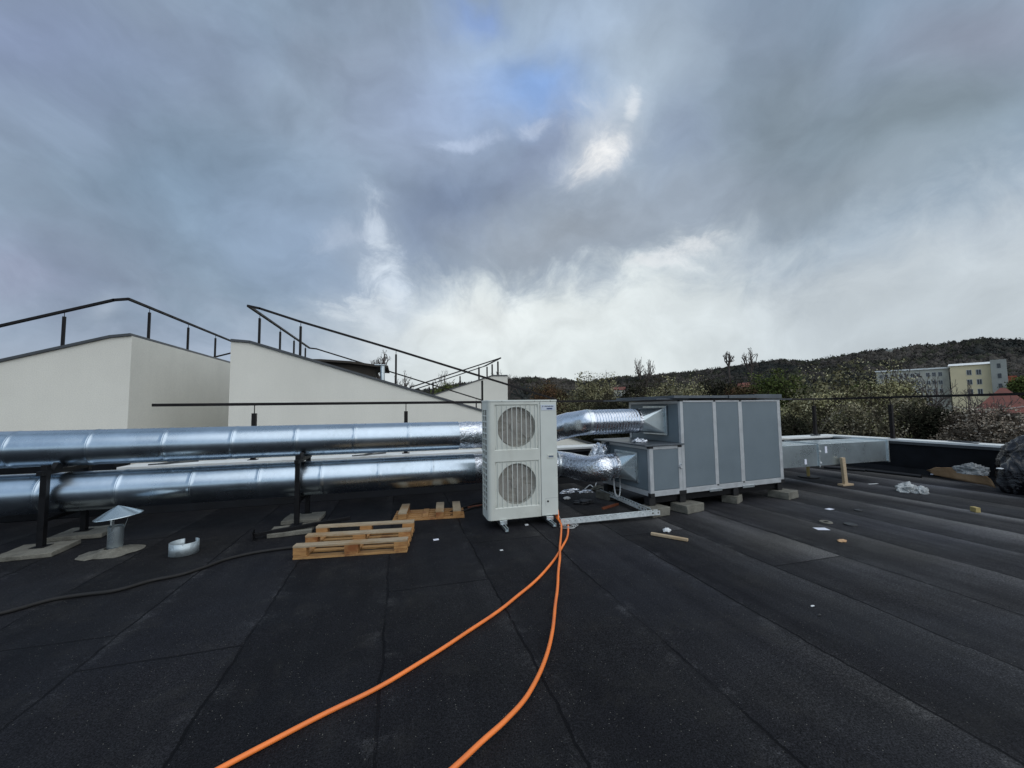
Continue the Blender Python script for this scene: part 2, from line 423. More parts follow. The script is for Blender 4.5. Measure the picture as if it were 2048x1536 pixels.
def lobe(col, px, py, sx, sy, rot, amt, to, uv=None, w=None):
    uv = uv or UVS
    cu, cv = uv0(px, py); sx, sy = sx/769, sy/769; rr = math.radians(rot); c_, s_ = math.cos(rr), math.sin(rr)
    a = T.m('MULTIPLY_ADD', uv[0], c_/sx, T.m('MULTIPLY_ADD', uv[1], s_/sx, -(cu*c_+cv*s_)/sx))
    b_ = T.m('MULTIPLY_ADD', uv[0], -s_/sy, T.m('MULTIPLY_ADD', uv[1], c_/sy, (cu*s_-cv*c_)/sy))
    e = T.m('EXPONENT', T.m('MULTIPLY', T.m('MULTIPLY_ADD', a, a, T.m('MULTIPLY', b_, b_)), -1.))
    if w is not None:
        k = T.m('ADD', e, T.m('MULTIPLY', T.m('SUBTRACT', wisp, .5), (w[2] if len(w) > 2 else 1.6)*.42))
        e = T.m('MULTIPLY', T.rng(k, w[0], w[1], 0, 1, True), T.rng(e, .03, .4))
    return T.mix(T.m('MULTIPLY', e, amt, clamp=True), col, to)
col = base
L = lambda *a, **k: lobe(col, *a, **k)
col = L(60, 130, 420, 200, 10, .8, (.205, .25, .39))
col = L(430, 370, 380, 230, -12, .85, (.178, .255, .345))
col = L(0, 590, 260, 90, 0, .7, (.27, .29, .40))
col = L(620, 480, 200, 120, -25, .7, (.24, .315, .43))
col = L(840, 200, 130, 210, 0, .6, (.30, .36, .50))
col = L(1160, 60, 210, 170, 15, .85, (.40, .51, .67))
col = L(930, 190, 130, 140, 0, .7, (.36, .47, .68))
col = L(1065, 180, 100, 90, 10, .95, (.235, .385, .70), uv=UVW)
col = L(950, 0, 60, 50, 0, .8, (.24, .36, .65), uv=UVW)
col = L(1300, 130, 130, 150, 0, .6, (.38, .455, .53))
col = L(1540, 200, 260, 120, 58, .85, (.215, .27, .32))
col = L(1850, 230, 420, 150, 18, .85, (.215, .27, .305))
col = L(2000, 20, 300, 130, 10, .7, (.24, .26, .33))
col = L(1650, 400, 330, 60, 15, .7, (.31, .37, .42))
col = L(1250, 420, 260, 110, 10, .7, (.34, .39, .46))
col = L(900, 430, 190, 95, 28, .95, (.20, .26, .38), uv=UVW)
col = L(1065, 300, 45, 110, -25, .8, (.235, .29, .41), uv=UVW)
col = L(1330, 260, 60, 90, -30, .6, (.25, .31, .42), uv=UVW)
col = L(1110, 490, 230, 80, 6, .85, (.29, .33, .38), uv=UVW)
pm = T.m('MULTIPLY', puff, T.m('MULTIPLY_ADD', UVS[0], -.12, .9))
col = T.v('SCALE', col, scale=T.m('MULTIPLY_ADD', pm, .34, 1.02))
# the bright clearing above the skyline, with a ragged upper edge
edge = [(-150, 560), (60, 640), (300, 650), (500, 645), (640, 625), (760, 590), (850, 565), (1050, 560), (1200, 560), (1300, 505), (1420, 490), (1560, 495), (1700, 465), (1850, 430), (2048, 385), (2200, 350)]
fc = T.add('ShaderNodeFloatCurve'); cv = fc.mapping.curves[0]
pu = [uv0(*p) for p in edge]; U0_, U1_ = pu[0][0], pu[-1][0]
P_ = [((u_-U0_)/(U1_-U0_), v_) for u_, v_ in pu]
cv.points[0].location = P_[0]; cv.points[1].location = P_[-1]
for p in P_[1:-1]: cv.points.new(*p)
fc.mapping.update()
T.put(fc.inputs['Value'], T.rng(UVS[0], U0_, U1_)); 
soft = T.rng(T.m('ABSOLUTE', T.m('SUBTRACT', UVS[0], .02)), .15, .70, .12, .27)
ed = T.m('ADD', T.m('SUBTRACT', fc.outputs[0], UVW[1]), T.m('ADD', T.m('MULTIPLY', T.m('SUBTRACT', wisp, .5), .075), T.m('MULTIPLY', puff, .07)))
und = T.rng(T.m('DIVIDE', ed, soft), -.45, .75, 0, 1, True)
cc = T.mix(T.rng(UVS[0], -.80, -.05, 0, 1, True), (.34, .40, .50), (.76, .815, .81))
cc = T.mix(T.rng(UVS[0], .15, .95, 0, 1, True), cc, (.53, .585, .62))
cc = T.mix(T.m('MULTIPLY', T.rng(UVS[1], .12, .02), .45), cc, (.56, .61, .64))
col = T.mix(T.m('MULTIPLY', und, .97), col, cc)
col = L(960, 630, 220, 60, 0, .6, (.80, .84, .83))
col = L(750, 530, 60, 110, 8, .45, (.50, .58, .68))
col = L(755, 525, 45, 95, 8, .95, (.66, .74, .83), w=(.2, 1.35, 2.6))
col = L(700, 490, 80, 28, 15, .5, (.50, .57, .68), w=(.2, 1.3, 2.))
col = L(730, 600, 70, 35, 10, .8, (.62, .68, .73), w=(.35, 1.0, 2.))
col = L(930, 292, 75, 20, 15, .7, (.50, .59, .76), w=(.3, 1.3, 2.))
col = L(1042, 258, 34, 20, 10, .7, (.52, .60, .75), w=(.3, 1.3, 2.))
col = L(1350, 500, 110, 40, 20, .9, (.70, .73, .75), w=(.4, 1.1, 2.))
col = L(1175, 290, 90, 120, -35, .5, (.50, .55, .62), w=(.2, 1.0, 2.))
col = L(1170, 305, 42, 75, -50, .5, (.62, .66, .71))
col = L(1180, 308, 38, 70, -50, 1., (.90, .90, .89), w=(.15, 1.4, 2.6))
col = L(1235, 225, 40, 75, -25, .5, (.50, .57, .64))
col = L(1240, 225, 16, 55, -22, .7, (.74, .78, .82), w=(.25, 1.3, 2.2))
col = L(220, 640, 35, 28, 20, .4, (.50, .57, .66))
fine = T.m('MULTIPLY', T.rng(n3, .3, .7, .90, 1.10), T.rng(wisp, .1, .9, .96, 1.04))
col = T.v('SCALE', col, scale=fine)
# the unseen half of the sky behind the viewer: even bright overcast
c_b = T.rng(T.v('DOT_PRODUCT', D0, tuple(f0)), .1, -.35, 0, 1, True)
back = T.mix(T.rng(n2, .35, .65), (.30, .42, .58), (.46, .58, .74))
back = T.mix(T.rng(T.m('ABSOLUTE', T.m('SUBTRACT', dz, .12)), .14, .0), back, (.66, .80, .92))
col = T.mix(c_b, col, back)
# below the horizon: neutral
col = T.mix(T.rng(dz, 0., -.05), col, (.10, .10, .10))
bg2 = T.add('ShaderNodeBackground'); T.put(bg2.inputs[0], col); bg2.inputs[1].default_value = 1.07
ms = T.add('ShaderNodeMixShader'); ms.inputs[0].default_value = .93
T.l.new(bgd.outputs[0], ms.inputs[1]); T.l.new(bg2.outputs[0], ms.inputs[2]); T.l.new(ms.outputs[0], outw.inputs[0])
sl = bpy.data.lights.new('sun', 'SUN'); sl.energy = 1.5; sl.angle = math.radians(90); sl.color = (1, .955, .89)
so = bpy.data.objects.new('sun', sl); C.objects.link(so)
sd = Vector((math.sin(SUN_AZ)*math.cos(SUN_EL), math.cos(SUN_AZ)*math.cos(SUN_EL), math.sin(SUN_EL)))
so.rotation_euler = sd.to_track_quat('Z', 'Y').to_euler(); so.location = sd*30

# ------------------------------------------------------------------ the roof
PYI, PXI, PZ = 7.72, 11.34, .75      # inner faces of the parapets, coping level
mb = MB(); nx, ny = 40, 34
grid = [[mb.bm.verts.new((-16+(PXI+.05+16)*i/nx, -9+(PYI+.05+9)*j/ny, 0.006*noise.noise(Vector((i*.5, j*.5, 3))) if 0 < i < nx and 0 < j < ny else 0)) for i in range(nx+1)] for j in range(ny+1)]
for j in range(ny):
    for i in range(nx): mb.bm.faces.new((grid[j][i], grid[j][i+1], grid[j+1][i+1], grid[j+1][i]))
mb.build('roof', M['membrane'], smooth=True, origin=(0, 0, 0)).__setitem__('kind', 'structure')
mb = MB(); mb.box(-16, PXI+.36, -9, PYI+.36, -10, -.03)
tag(mb.build('own_building', M['stucco'], origin=(0, 0, -10)), kind='structure')
# parapets
def parapet(label, x0, x1, y0, y1, ups):
    t = thing('parapet_wall', label, 'parapet', ((x0+x1)/2, (y0+y1)/2, 0))
    MB().box(x0, x1, y0, y1, -.02, PZ-.045).build('wall', M['upstand'], t)
    return t
tf = parapet('long dark parapet behind the ducts with pale flat coping and black railing', -4.3, PXI+.003, PYI, PYI+.34, 0)
MB().box(-4.3, PXI-.02, PYI-.05, PYI+.42, PZ-.045, PZ).build('coping', M['coping'], tf, bevel=.004)
tr = parapet('dark parapet on the right beside the black bags with pale metal coping', PXI+.006, PXI+.34, -9, PYI+.34, 0)
MB().box(PXI-.02+.003, PXI+.42, -9, PYI+.42, PZ-.043, PZ+.002).build('coping', M['coping'], tr, bevel=.004)
MB().box(PXI-.03, PXI-.001, -9, PYI-.05, PZ-.10, PZ-.05).build('flashing', M['flash'], tr)
MB().box(-4.2, PXI-.06, PYI-.03, PYI-.001, PZ-.10, PZ-.05).build('flashing', M['flash'], tf)
MB().prism([(PXI-.0, -9, .0), (PXI-.11, -9, .004), (PXI-.0, -9, .11)], (0, 16.7, 0)).build('fillet', M['upstand'], tr)
MB().prism([(-4.3, PYI, .0), (-4.3, PYI-.11, .004), (-4.3, PYI, .11)], (15.6, 0, 0)).build('fillet', M['upstand'], tf)
up = MB().box(-16, -4.36, PYI, PYI+.4, 0, 1.0)
tag(up.build('parapet_wall', M['upstand'], bevel=.01), 'taller black felted upstand behind the ducts at far left', 'parapet')

# ---- railings
def railing(name, label, rails, posts, w=.034, group=None, rod=.16, postw=.045, base=None):
    a = Vector(posts[0][0])
    t = thing(name, label, 'railing', (a.x, a.y, a.z), 0, group)
    for pth in rails:
        mb = MB()
        for i in range(len(pth)-1): mb.bar(pth[i], pth[i+1], w, w*.8, ext=w*.3)
        mb.build('handrail', M['railm'], t, bevel=.003)
    for lo, hi in posts:
        lo = Vector(lo); hi = Vector(hi); L_ = hi.z-lo.z
        m1 = Vector((hi.x, hi.y, hi.z-rod))
        p = MB().bar(lo, m1, postw, postw, up=(0, 1, 0)).build('post', M['railm'], t, bevel=.003)
        MB().tube([m1, hi], .008, 6).build('rod', M['railm'], p)
        if base: MB().box(lo.x-.07, lo.x+.07, lo.y-.07, lo.y+.07, lo.z, lo.z+.008).build('base_plate', M['railm'], p)
    return t
RY = 7.93; RZ = 1.745
zc = PZ
rl = [[(-3.98, RY, RZ-.01), (11.52, RY, RZ+.01), (11.52, -8, RZ+.01)]]
pts = []
for x in (-2.5, .12, 2.75, 5.4, 8.1, 11.05): pts.append(((x, RY, zc), (x, RY, RZ-.01)))
for y in (6.45, 3.0, 0.): pts.append(((11.52, y, zc), (11.52, y, RZ-.01)))
tR = railing('railing', 'long black handrail on thin posts along the roof parapet behind the ducts', rl, pts, w=.062, rod=.16, postw=.07, base=True)
for cx, cy, ang in ((-3.65, 7.9, 25), (-.55, 7.9, 25), (11.0, 7.9, 20), (11.55, 5.25, 62), (8.0, 7.9, 20)):
    mt = Matrix.Translation((cx, cy, PZ+.012)) @ Matrix.Rotation(math.radians(ang), 4, 'Z')
    m2 = Matrix.Translation((cx, cy, PZ+.028)) @ Matrix.Rotation(math.radians(ang+38), 4, 'Z')
    MB().box(-.32, .32, -.025, .025, -.008, .008, mt).box(-.24, .24, -.02, .02, -.006, .006, m2).build('bracket', M['flash'], tR)

# ------------------------------------------------------------------ ducts
DY = 6.31
def ring_path(x0, x1, cz, R0, seams, seg=64):
    # straight steel duct with slightly raised swaged joints
    pts, rs = [(x0, DY, cz)], [R0]
    for s_ in seams:
        for dx, dr in ((-.05, 0), (-.018, 0), (-.012, .0025), (-.004, .0035), (.0, .0005), (.004, .0035), (.012, .0025), (.018, 0), (.05, 0)):
            pts.append((s_+dx, DY, cz)); rs.append(R0+dr)
    pts.append((x1, DY, cz)); rs.append(R0)
    return pts, rs
td = thing('ventilation_duct', 'upper long round galvanised duct that rises into the top of the grey air handling unit', 'duct', (0, DY, 0))
se = [.14-.775*k for k in range(11)]
se.sort(); p_, r_ = ring_path(-8.6, .915, 1.175, .225, se)
MB().tube(p_, r_, 48).build('duct_pipe', M['duct'], td, smooth=True, angle=80)
def wrinkly(pth, r, n=40, amp=.006, sub=10, seed=0, rings=None):
    P = smooth_path(pth, sub); mb = MB(); mb.tube(P, [r]*len(P), n, caps=True)
    for v in mb.bm.verts:
        nn = noise.noise(v.co*9+Vector((seed, 0, 0)))+.6*noise.noise(v.co*22+Vector((seed, 3, 0)))
        v.co += Vector((noise.noise(v.co*8+Vector((5, seed, 0))), nn, noise.noise(v.co*8+Vector((9, 0, seed)))))*amp
    return mb
wrinkly([(.90, DY, 1.175), (1.2, DY, 1.175), (1.6, DY, 1.176), (2.0, DY, 1.178), (2.35, DY, 1.18)], .218, amp=.012, seed=1).build('foil_sleeve', M['foil'], td, smooth=True, angle=80)
# flexible riser elbow and ribbed hose to the transition
def segs(p, rad, nm, mt, par, amp=.004, seed=3):
    wrinkly(p, rad, amp=amp, seed=seed).build(nm, mt, par, smooth=True, angle=80)
EP = [Vector(p) for p in ((2.30, DY, 1.18), (2.42, DY-.02, 1.19), (2.55, DY-.20, 1.25), (2.70, DY-.46, 1.32), (2.88, DY-.70, 1.365))]
pts_, rr_ = [], []
for k in range(len(EP)-1):
    for f_, r_ in ((.0, .227), (.06, .221), (.5, .221), (.94, .221)): pts_.append(EP[k].lerp(EP[k+1], f_)); rr_.append(r_-.006*k)
pts_.append(EP[-1]); rr_.append(.200); pts_.append(Vector((2.95, DY-.705, 1.367))); rr_.append(.199)
MB().tube(pts_, rr_, 48).build('elbow', M['flex'], td, smooth=True, angle=50)
for k, (px_, py_, pz_) in enumerate([(2.40, DY, 1.183)]):
    d = Vector((1, 0, 0))
    MB().tube([Vector((px_, py_, pz_))-d*.012, Vector((px_, py_, pz_))+d*.012], .231, 40).build('clamp_band', M['galv'], td, smooth=True)
A0 = Vector((2.85, DY-.69, 1.363)); A1 = Vector((3.78, 5.58, 1.372))
P, rr = [], []
N_ = 150
for i in range(N_+1):
    t_ = i/N_; P.append(A0.lerp(A1, t_)); rr.append(.194+.0065*math.cos(t_*2*PI*19)+.003*noise.noise(Vector((t_*8, 0, 0))))
MB().tube(P, rr, 40).build('flexible_hose', M['flex'], td, smooth=True, angle=80)
MB().tube([(2.86, DY-.70, 1.365), (2.90, DY-.70, 1.365)], .206, 40).build('clamp_band', M['galv'], td, smooth=True)
# AHU frame
AR = math.radians(4.15); AO = Vector((4.204, 5.042, 0))
AM = Matrix.Translation(AO) @ Matrix.Rotation(AR, 4, 'Z')
def A(x, y, z): return AM @ Vector((x, y, z))
def transition(par, neck_c, neck_r, xf, y0, y1, z0, z1):
    cen = Vector(neck_c); n = 32
    flange = [A(xf, y0, z0), A(xf, y1, z0), A(xf, y1, z1), A(xf, y0, z1)]
    mb = MB(); bm = mb.bm
    # circle in the plane normal to X
    circ = [bm.verts.new((cen.x, cen.y+neck_r*math.cos(2*PI*j/n+PI/4+PI), cen.z+neck_r*math.sin(2*PI*j/n+PI/4+PI))) for j in range(n)]
    cor = [bm.verts.new(p) for p in flange]
    q = n//4
    for k in range(4):            # circle index k*q faces corner k
        for i in range(-q//2, q//2): bm.faces.new((cor[k], circ[(k*q+i) % n], circ[(k*q+i+1) % n]))
        bm.faces.new((cor[k], circ[(k*q+q//2) % n], cor[(k+1) % 4]))
    cr = mb.build('transition', M['galvdull'], par)
    cz_ = MB(); mid = [cen+Vector((0, neck_r*math.cos(a), neck_r*math.sin(a))) for a in (-PI/2, 0, PI/2, PI)]
    for k in range(4):
        a_, b_ = flange[k], flange[(k+1) % 4]; pt_ = mid[k]
        for tgt in (a_, b_, (a_+b_)/2): cz_.bar(pt_, tgt, .006, .004)
    cz_.build('crease', M['alu'], par)
    fb = MB()
    for (ya, yb, za, zb) in ((y0-.03, y1+.03, z0-.03, z0), (y0-.03, y1+.03, z1, z1+.03), (y0-.03, y0, z0, z1), (y1, y1+.03, z0, z1)):
        fb.box(xf-.02, xf+.012, ya, yb, za, zb, AM)
    fb.build('flange', M['galv'], par, bevel=.003)
    MB().tube([cen+Vector((-.05, 0, 0)), cen+Vector((.006, 0, 0))], neck_r+.008, 36).build('collar', M['foil'], par, smooth=True)
transition(td, (3.78, 5.58, 1.372), .19, -.02, .30, .80, 1.165, 1.58)
td2 = thing('ventilation_duct', 'lower long round galvanised duct lying between the support posts with a foil elbow', 'duct', (0, DY, 0))
se = sorted([.49-.78*k for k in range(12)])
p_, r_ = ring_path(-8.6, 1.16, .625, .245, se)
MB().tube(p_, r_, 48).build('duct_pipe', M['duct'], td2, smooth=True, angle=80)
wrinkly([(1.15, DY, .625), (1.6, DY, .625), (2.0, DY, .625), (2.52, DY, .63)], .236, amp=.010, seed=8).build('foil_sleeve', M['foil'], td2, smooth=True, angle=80)
segs([(2.48, DY, .63), (2.66, DY, .632), (2.80, DY-.08, .62), (2.90, DY-.30, .60), (2.99, DY-.54, .60), (3.10, DY-.70, .625), (3.20, DY-.72, .64)], .208, 'elbow', M['foil'], td2, .007, 5)
for a_ in ((2.50, DY, .63), (2.62, DY-.0, .632)):
    MB().tube([Vector(a_)-Vector((.012, 0, 0)), Vector(a_)+Vector((.012, 0, 0))], .243, 40).build('clamp_band', M['galv'], td2, smooth=True)
P, rr = [], []
for i in range(61):
    t_ = i/60; P.append(Vector((3.06, DY-.68, .625)).lerp(Vector((3.36, 5.59, .655)), t_)); rr.append(.190+.006*math.cos(t_*2*PI*7))
MB().tube(P, rr, 40).build('flexible_hose', M['flex'], td2, smooth=True, angle=80)
transition(td2, (3.35, 5.59, .655), .185, -.62, .30, .82, .455, .86)

# ---- duct supports
def support(label, X, sw=.5):
    t = thing('duct_support', label, 'duct support', (X, DY, 0), 0, 'steel frames carrying the round ducts')
    for yy in (5.99, 6.63): MB().box(X-.03, X+.03, yy-.03, yy+.03, .058, 1.0).build('post', M['black'], t, bevel=.003)
    MB().box(X-.028, X+.028, 5.9, 6.72, .885, .935).build('crossbar', M['black'], t, bevel=.003)
    MB().box(X-.022, X+.022, 6.02, 6.60, .33, .368).build('crossbar', M['black'], t, bevel=.003)
    for yy in (5.99, 6.63): MB().box(X-.07, X+.07, yy-.07, yy+.07, .053, .06).build('base_plate', M['black'], t)
    MB().prism([(X, 6.03, .936), (X, 6.14, .936), (X, 6.20, .965), (X, 6.09, 1.02)], (.05, 0, 0)).build('saddle', M['black'], t)
    MB().prism([(X, 6.59, .936), (X, 6.48, .936), (X, 6.42, .965), (X, 6.53, 1.02)], (.05, 0, 0)).build('saddle', M['black'], t)
    return t
support('black steel frame under the ducts beside the small capped vent', -4.03)
support('black steel frame under the ducts behind the large pallet', -1.345)
support('black steel frame under the ducts hidden behind the tall outdoor unit', 1.42)
def slab(label, cx, cy, sx, sy, rz, h=.052, seed=0, name='paving_slab', cat='paving slab', group='square concrete slabs under the duct posts'):
    mb = MB(); mb.box(-sx/2, sx/2, -sy/2, sy/2, 0, h)
    bmesh.ops.subdivide_edges(mb.bm, edges=mb.bm.edges, cuts=5, use_grid_fill=True)
    for v in mb.bm.verts: v.co += Vector((noise.noise(v.co*9+Vector((seed, 0, 0))), noise.noise(v.co*9+Vector((0, seed, 4))), noise.noise(v.co*7+Vector((0, seed, 0)))*.5))*.012
    mb.bm.transform(Matrix.Translation((cx, cy, .002)) @ Matrix.Rotation(rz, 4, 'Z'))
    return tag(mb.build(name, M['conc'], smooth=True, bevel=.006, angle=50), label, cat, group)
slab('square grey slab under the nearer post of the left frame', -4.02, 5.93, .52, .46, .05, seed=1)
slab('square grey slab under the farther post of the left frame', -3.98, 6.60, .56, .46, .03, seed=2)
slab('square grey slab under the farther post of the frame behind the large pallet', -1.34, 6.42, .5, .42, -.05, seed=3)
slab('square grey slab near the large pallet with a fallen black post across it', -1.36, 5.83, .5, .36, .08, seed=4)
# fallen black post with plate
a = G(508, 1070, .06); b_ = G(700, 1036, .12)
t = thing('fallen_post', 'black steel post with end plate lying across the slab behind the large pallet', 'post', (a.x, a.y, 0))
MB().bar(a, b_, .045).build('post', M['black'], t, bevel=.003)
d = (b_-a).normalized(); s_ = d.cross(Vector((0, 0, 1))).normalized(); u_ = s_.cross(d)
MB().prism([a+s_*.07+u_*.06, a-s_*.07+u_*.06, a-s_*.07-u_*.058, a+s_*.07-u_*.058], d*-.01).build('end_plate', M['black'], t)

# ------------------------------------------------------------------ tall outdoor unit
AX0, AX1, AY, AZ0, AZ1 = 1.135, 2.135, 5.075, .115, 1.715
D_ = .36
tu = thing('outdoor_unit', 'tall cream outdoor air conditioning unit with two round fans one above the other', 'air conditioner', (AX0, AY, 0))
def front_panel():
    mb = MB(); bm = mb.bm; y = AY
    fx0, fx1 = AX0+.095, AX1-.275           # recessed squares
    cells = [(1.035, 1.655), (.265, .885)]
    rc = .276
    xs = [AX0+.055, fx0, fx1, AX1-.252]
    zs = sorted([AZ0+.0, .265, .885, 1.035, 1.655, AZ1-.022])
    def quad(x0, x1, z0, z1, yy=y): mb.face([(x0, yy, z0), (x1, yy, z0), (x1, yy, z1), (x0, yy, z1)])
    for i in range(3):
        for j in range(5):
            if i == 1 and j in (1, 3): continue
            quad(xs[i], xs[i+1], zs[j], zs[j+1])
    for z0, z1 in cells:
        dd = .012; n = 64; cx, cz = (fx0+fx1)/2, (z0+z1)/2; hx, hz = (fx1-fx0)/2-.012, (z1-z0)/2-.012
        # slanted rim into the recess
        o = [(fx0, y, z0), (fx1, y, z0), (fx1, y, z1), (fx0, y, z1)]
        i_ = [(cx-hx, y+dd, cz-hz), (cx+hx, y+dd, cz-hz), (cx+hx, y+dd, cz+hz), (cx-hx, y+dd, cz+hz)]
        for k in range(4): mb.face([o[k], o[(k+1) % 4], i_[(k+1) % 4], i_[k]])
        sq, ci, cb = [], [], []
        for k in range(n):
            a = 2*PI*k/n; ca, sa = math.cos(a), math.sin(a); f = 1/max(abs(ca)/hx, abs(sa)/hz)
            sq.append(bm.verts.new((cx+ca*f, y+dd, cz+sa*f))); ci.append(bm.verts.new((cx+ca*rc, y+dd, cz+sa*rc))); cb.append(bm.verts.new((cx+ca*rc*.97, y+.10, cz+sa*rc*.97)))
        for k in range(n):
            k2 = (k+1) % n
            bm.faces.new((sq[k], sq[k2], ci[k2], ci[k])); bm.faces.new((ci[k], ci[k2], cb[k2], cb[k]))
    return mb
fp = front_panel().build('front_panel', M['acw'], tu, smooth=True, angle=35)
# shell: rounded left corner, sides, top, back, right
mb = MB(); n = 8; r = .055
prof = [(AX0+r-r*math.sin(k/n*PI/2), AY+r-r*math.cos(k/n*PI/2)) for k in range(n+1)]
ring = prof
z0, z1 = AZ0, AZ1-.022
for k in range(n): mb.face([(prof[k][0], prof[k][1], z0), (prof[k+1][0], prof[k+1][1], z0), (prof[k+1][0], prof[k+1][1], z1), (prof[k][0], prof[k][1], z1)])
bmesh.ops.remove_doubles(mb.bm, verts=mb.bm.verts, dist=1e-5)
mb.box(AX1-.012, AX1, AY+.002, AY+D_, z0, z1); mb.box(AX0, AX1, AY+D_-.01, AY+D_+.002, z0, z1); mb.box(AX0+.01, AX1-.01, AY+.03, AY+D_-.012, z0, z0+.012)
mb.build('casing', M['acw'], tu, smooth=True, angle=35)
# top lid with rounded corner
mb = MB(); o_ = .006
poly = [(AX0+r-(r+o_)*math.sin(k/n*PI/2), AY+r-(r+o_)*math.cos(k/n*PI/2), AZ1-.024) for k in range(n+1)] + [(AX0-o_, AY+D_+.006, AZ1-.024), (AX1+o_, AY+D_+.006, AZ1-.024), (AX1+o_, AY-o_, AZ1-.024)]
mb.prism(poly, (0, 0, .026)); mb.build('top_lid', M['acw2'], tu, bevel=.006, smooth=True)
# side grille
gr = MB(); yA, yB = AY+r, AY+D_-.012
MB().box(AX0+.02, AX0+.03, yA, yB, z0+.01, z1-.01).build('side_backing', M['dark'], tu)
zz0, zz1 = z0+.11, z1-.11; nb = 17
gr.box(AX0, AX0+.012, yA, yB, z0, zz0).box(AX0, AX0+.012, yA, yB, zz1, z1)
for yy in (yA, (yA+yB)/2-.02, yB-.02): gr.box(AX0-.001, AX0+.013, yy, yy+.02, zz0+.001, zz1-.001)
gr.box(AX0-.001, AX0+.012, yA+.021, yB-.021, .925, .965)
for k in range(1, nb):
    zz = zz0+(zz1-zz0)*k/nb
    gr.box(AX0, AX0+.011, yA+.021, yB-.021, zz-.008, zz+.008)
gr.build('side_grille', M['acw2'], tu)
MB().box(AX0+.012, AX0+.02, yA+.13, yB-.02, zz0, zz1).build('coil', M['fins'], tu)
# service panel
sp = MB().box(AX1-.247, AX1-.002, AY-.006, AY+.012, AZ0+.004, AZ1-.028).build('service_panel', M['acw2'], tu, bevel=.005)
hb = MB().box(AX1-.155, AX1-.045, AY-.012, AY-.006, .90, .955).build('handle', M['acw'], sp, bevel=.002)
MB().box(AX1-.135, AX1-.065, AY-.0135, AY-.0122, .914, .936).build('handle_slot', M['logo_ink'], sp)
MB().box(AX1-.19, AX1-.004, AY-.0072, AY-.0062, .352, .356).box(AX1-.19, AX1-.187, AY-.0072, AY-.0062, .25, .352).build('panel_joint', M['wires'], sp)
MB().tube([(AX1-.155, AY-.012, .312), (AX1-.155, AY-.005, .312)], .013, 12).build('lock', M['dark'], sp)
bd = MB().box(AX1-.235, AX1-.02, AY-.010, AY-.0062, AZ1-.145, AZ1-.068).build('badge', M['logo_bg'], sp, bevel=.001)
lg = MB(); xx = AX1-.215
for k, wd in enumerate((.014, .004, .012, .013, .009, .013, .012, .009, .014, .011)):
    if k == 1: xx += .012; 
    lg.box(xx, xx+wd, AY-.012, AY-.0102, AZ1-.098+(.003 if k % 3 == 1 else 0), AZ1-.081-(.002 if k % 2 else 0)); xx += wd+.0045
lg.build('lettering', M['logo_ink'], bd)
MB().box(AX1-.150, AX1-.065, AY-.012, AY-.0102, AZ1-.132, AZ1-.114).build('logo_strip', M['logo_blue'], bd)
for nm_, xx in (('screw', AX0+.2), ('screw', AX0+.67), ('screw', AX1-.09)): MB().box(xx-.004, xx+.004, AY-.009, AY-.006, AZ1-.018, AZ1-.01).build(nm_, M['dark'], tu)
# fans
fx0, fx1 = AX0+.095, AX1-.275; fcx = (fx0+fx1)/2
for fz in (1.345, .575):
    back = MB().tube([(fcx, AY+.098, fz), (fcx, AY+.104, fz)], .274, 48).build('fan_opening', M['fins'], tu, smooth=True)
    bl = MB()
    for k in range(3):
        a = 2*PI*k/3+fz; p_ = []
        for s_ in range(9):
            t_ = s_/8; aa = a+t_*1.35
            p_.append(((fcx+math.cos(aa)*.06, AY+.09, fz+math.sin(aa)*.06), (fcx+math.cos(aa)*.255, AY+.068+.024*t_, fz+math.sin(aa)*.255)))
        for s_ in range(8): bl.face([p_[s_][0], p_[s_+1][0], p_[s_+1][1], p_[s_][1]])
    bl.tube([(fcx, AY+.06, fz), (fcx, AY+.095, fz)], .07, 24)
    bl.build('fan', M['blade'], tu)
    hw = MB(); n = 31; R_ = .275
    for k in range(n):
        zz = fz-R_+2*R_*(k+.5)/n; h = math.sqrt(max(0, R_**2-(zz-fz)**2))
        hw.bar((fcx-h, AY+.030, zz), (fcx+h, AY+.030, zz), .004, .0042)
    gp = hw.build('fan_guard', M['blade'], tu)
    vw = MB(); lo, hi = fz-.296, fz+.296
    for k in range(9):
        xx = fcx-.272+.068*k
        vw.bar((xx, AY+.006, lo), (xx, AY+.006, hi), .008, .010, up=(0, 1, 0))
    vw.build('guard_bars', M['acw2'], gp)
# feet & strut rails
for xx in (AX0+.20, AX1-.14):
    ft = MB().box(xx-.05, xx+.05, AY-.035, AY+D_+.03, .062, .115-.004).build('foot', M['galv'], tu, bevel=.003)
    rt_ = MB()
    rt_.box(xx-.022, xx-.016, AY-.20, AY+D_+.16, .018, .060).box(xx+.016, xx+.022, AY-.20, AY+D_+.16, .018, .060).box(xx-.016, xx+.016, AY-.20, AY+D_+.16, .018, .022)
    rt_.build('mounting_rail', M['galv'], tu)
    for ya in (AY+.02, AY+D_-.1): MB().box(xx-.03, xx+.03, ya, ya+.08, .001, .017).build('rubber_pad', M['plastic'], tu)

# ------------------------------------------------------------------ air handling unit
ta = thing('air_handling_unit', 'large grey box air handling unit with aluminium profiles standing on concrete blocks', 'ventilation unit', tuple(AO), AR)
BW, BD, B0, B1 = 2.25, 1.26, .26, 1.69; SX, S1 = -.62, 1.00
def ab(name, mt, boxes, bev=0., par=ta):
    mb = MB()
    for bx_ in boxes: mb.box(*bx_, AM)
    return mb.build(name, mt, par, bevel=bev)
pw = .055
ab('body', M['dark'], [(.01, BW-.01, .03, BD-.01, B0+.01, B1-.01), (SX+.03, .0095, .03, BD-.01, B0+.012, S1-.01)])
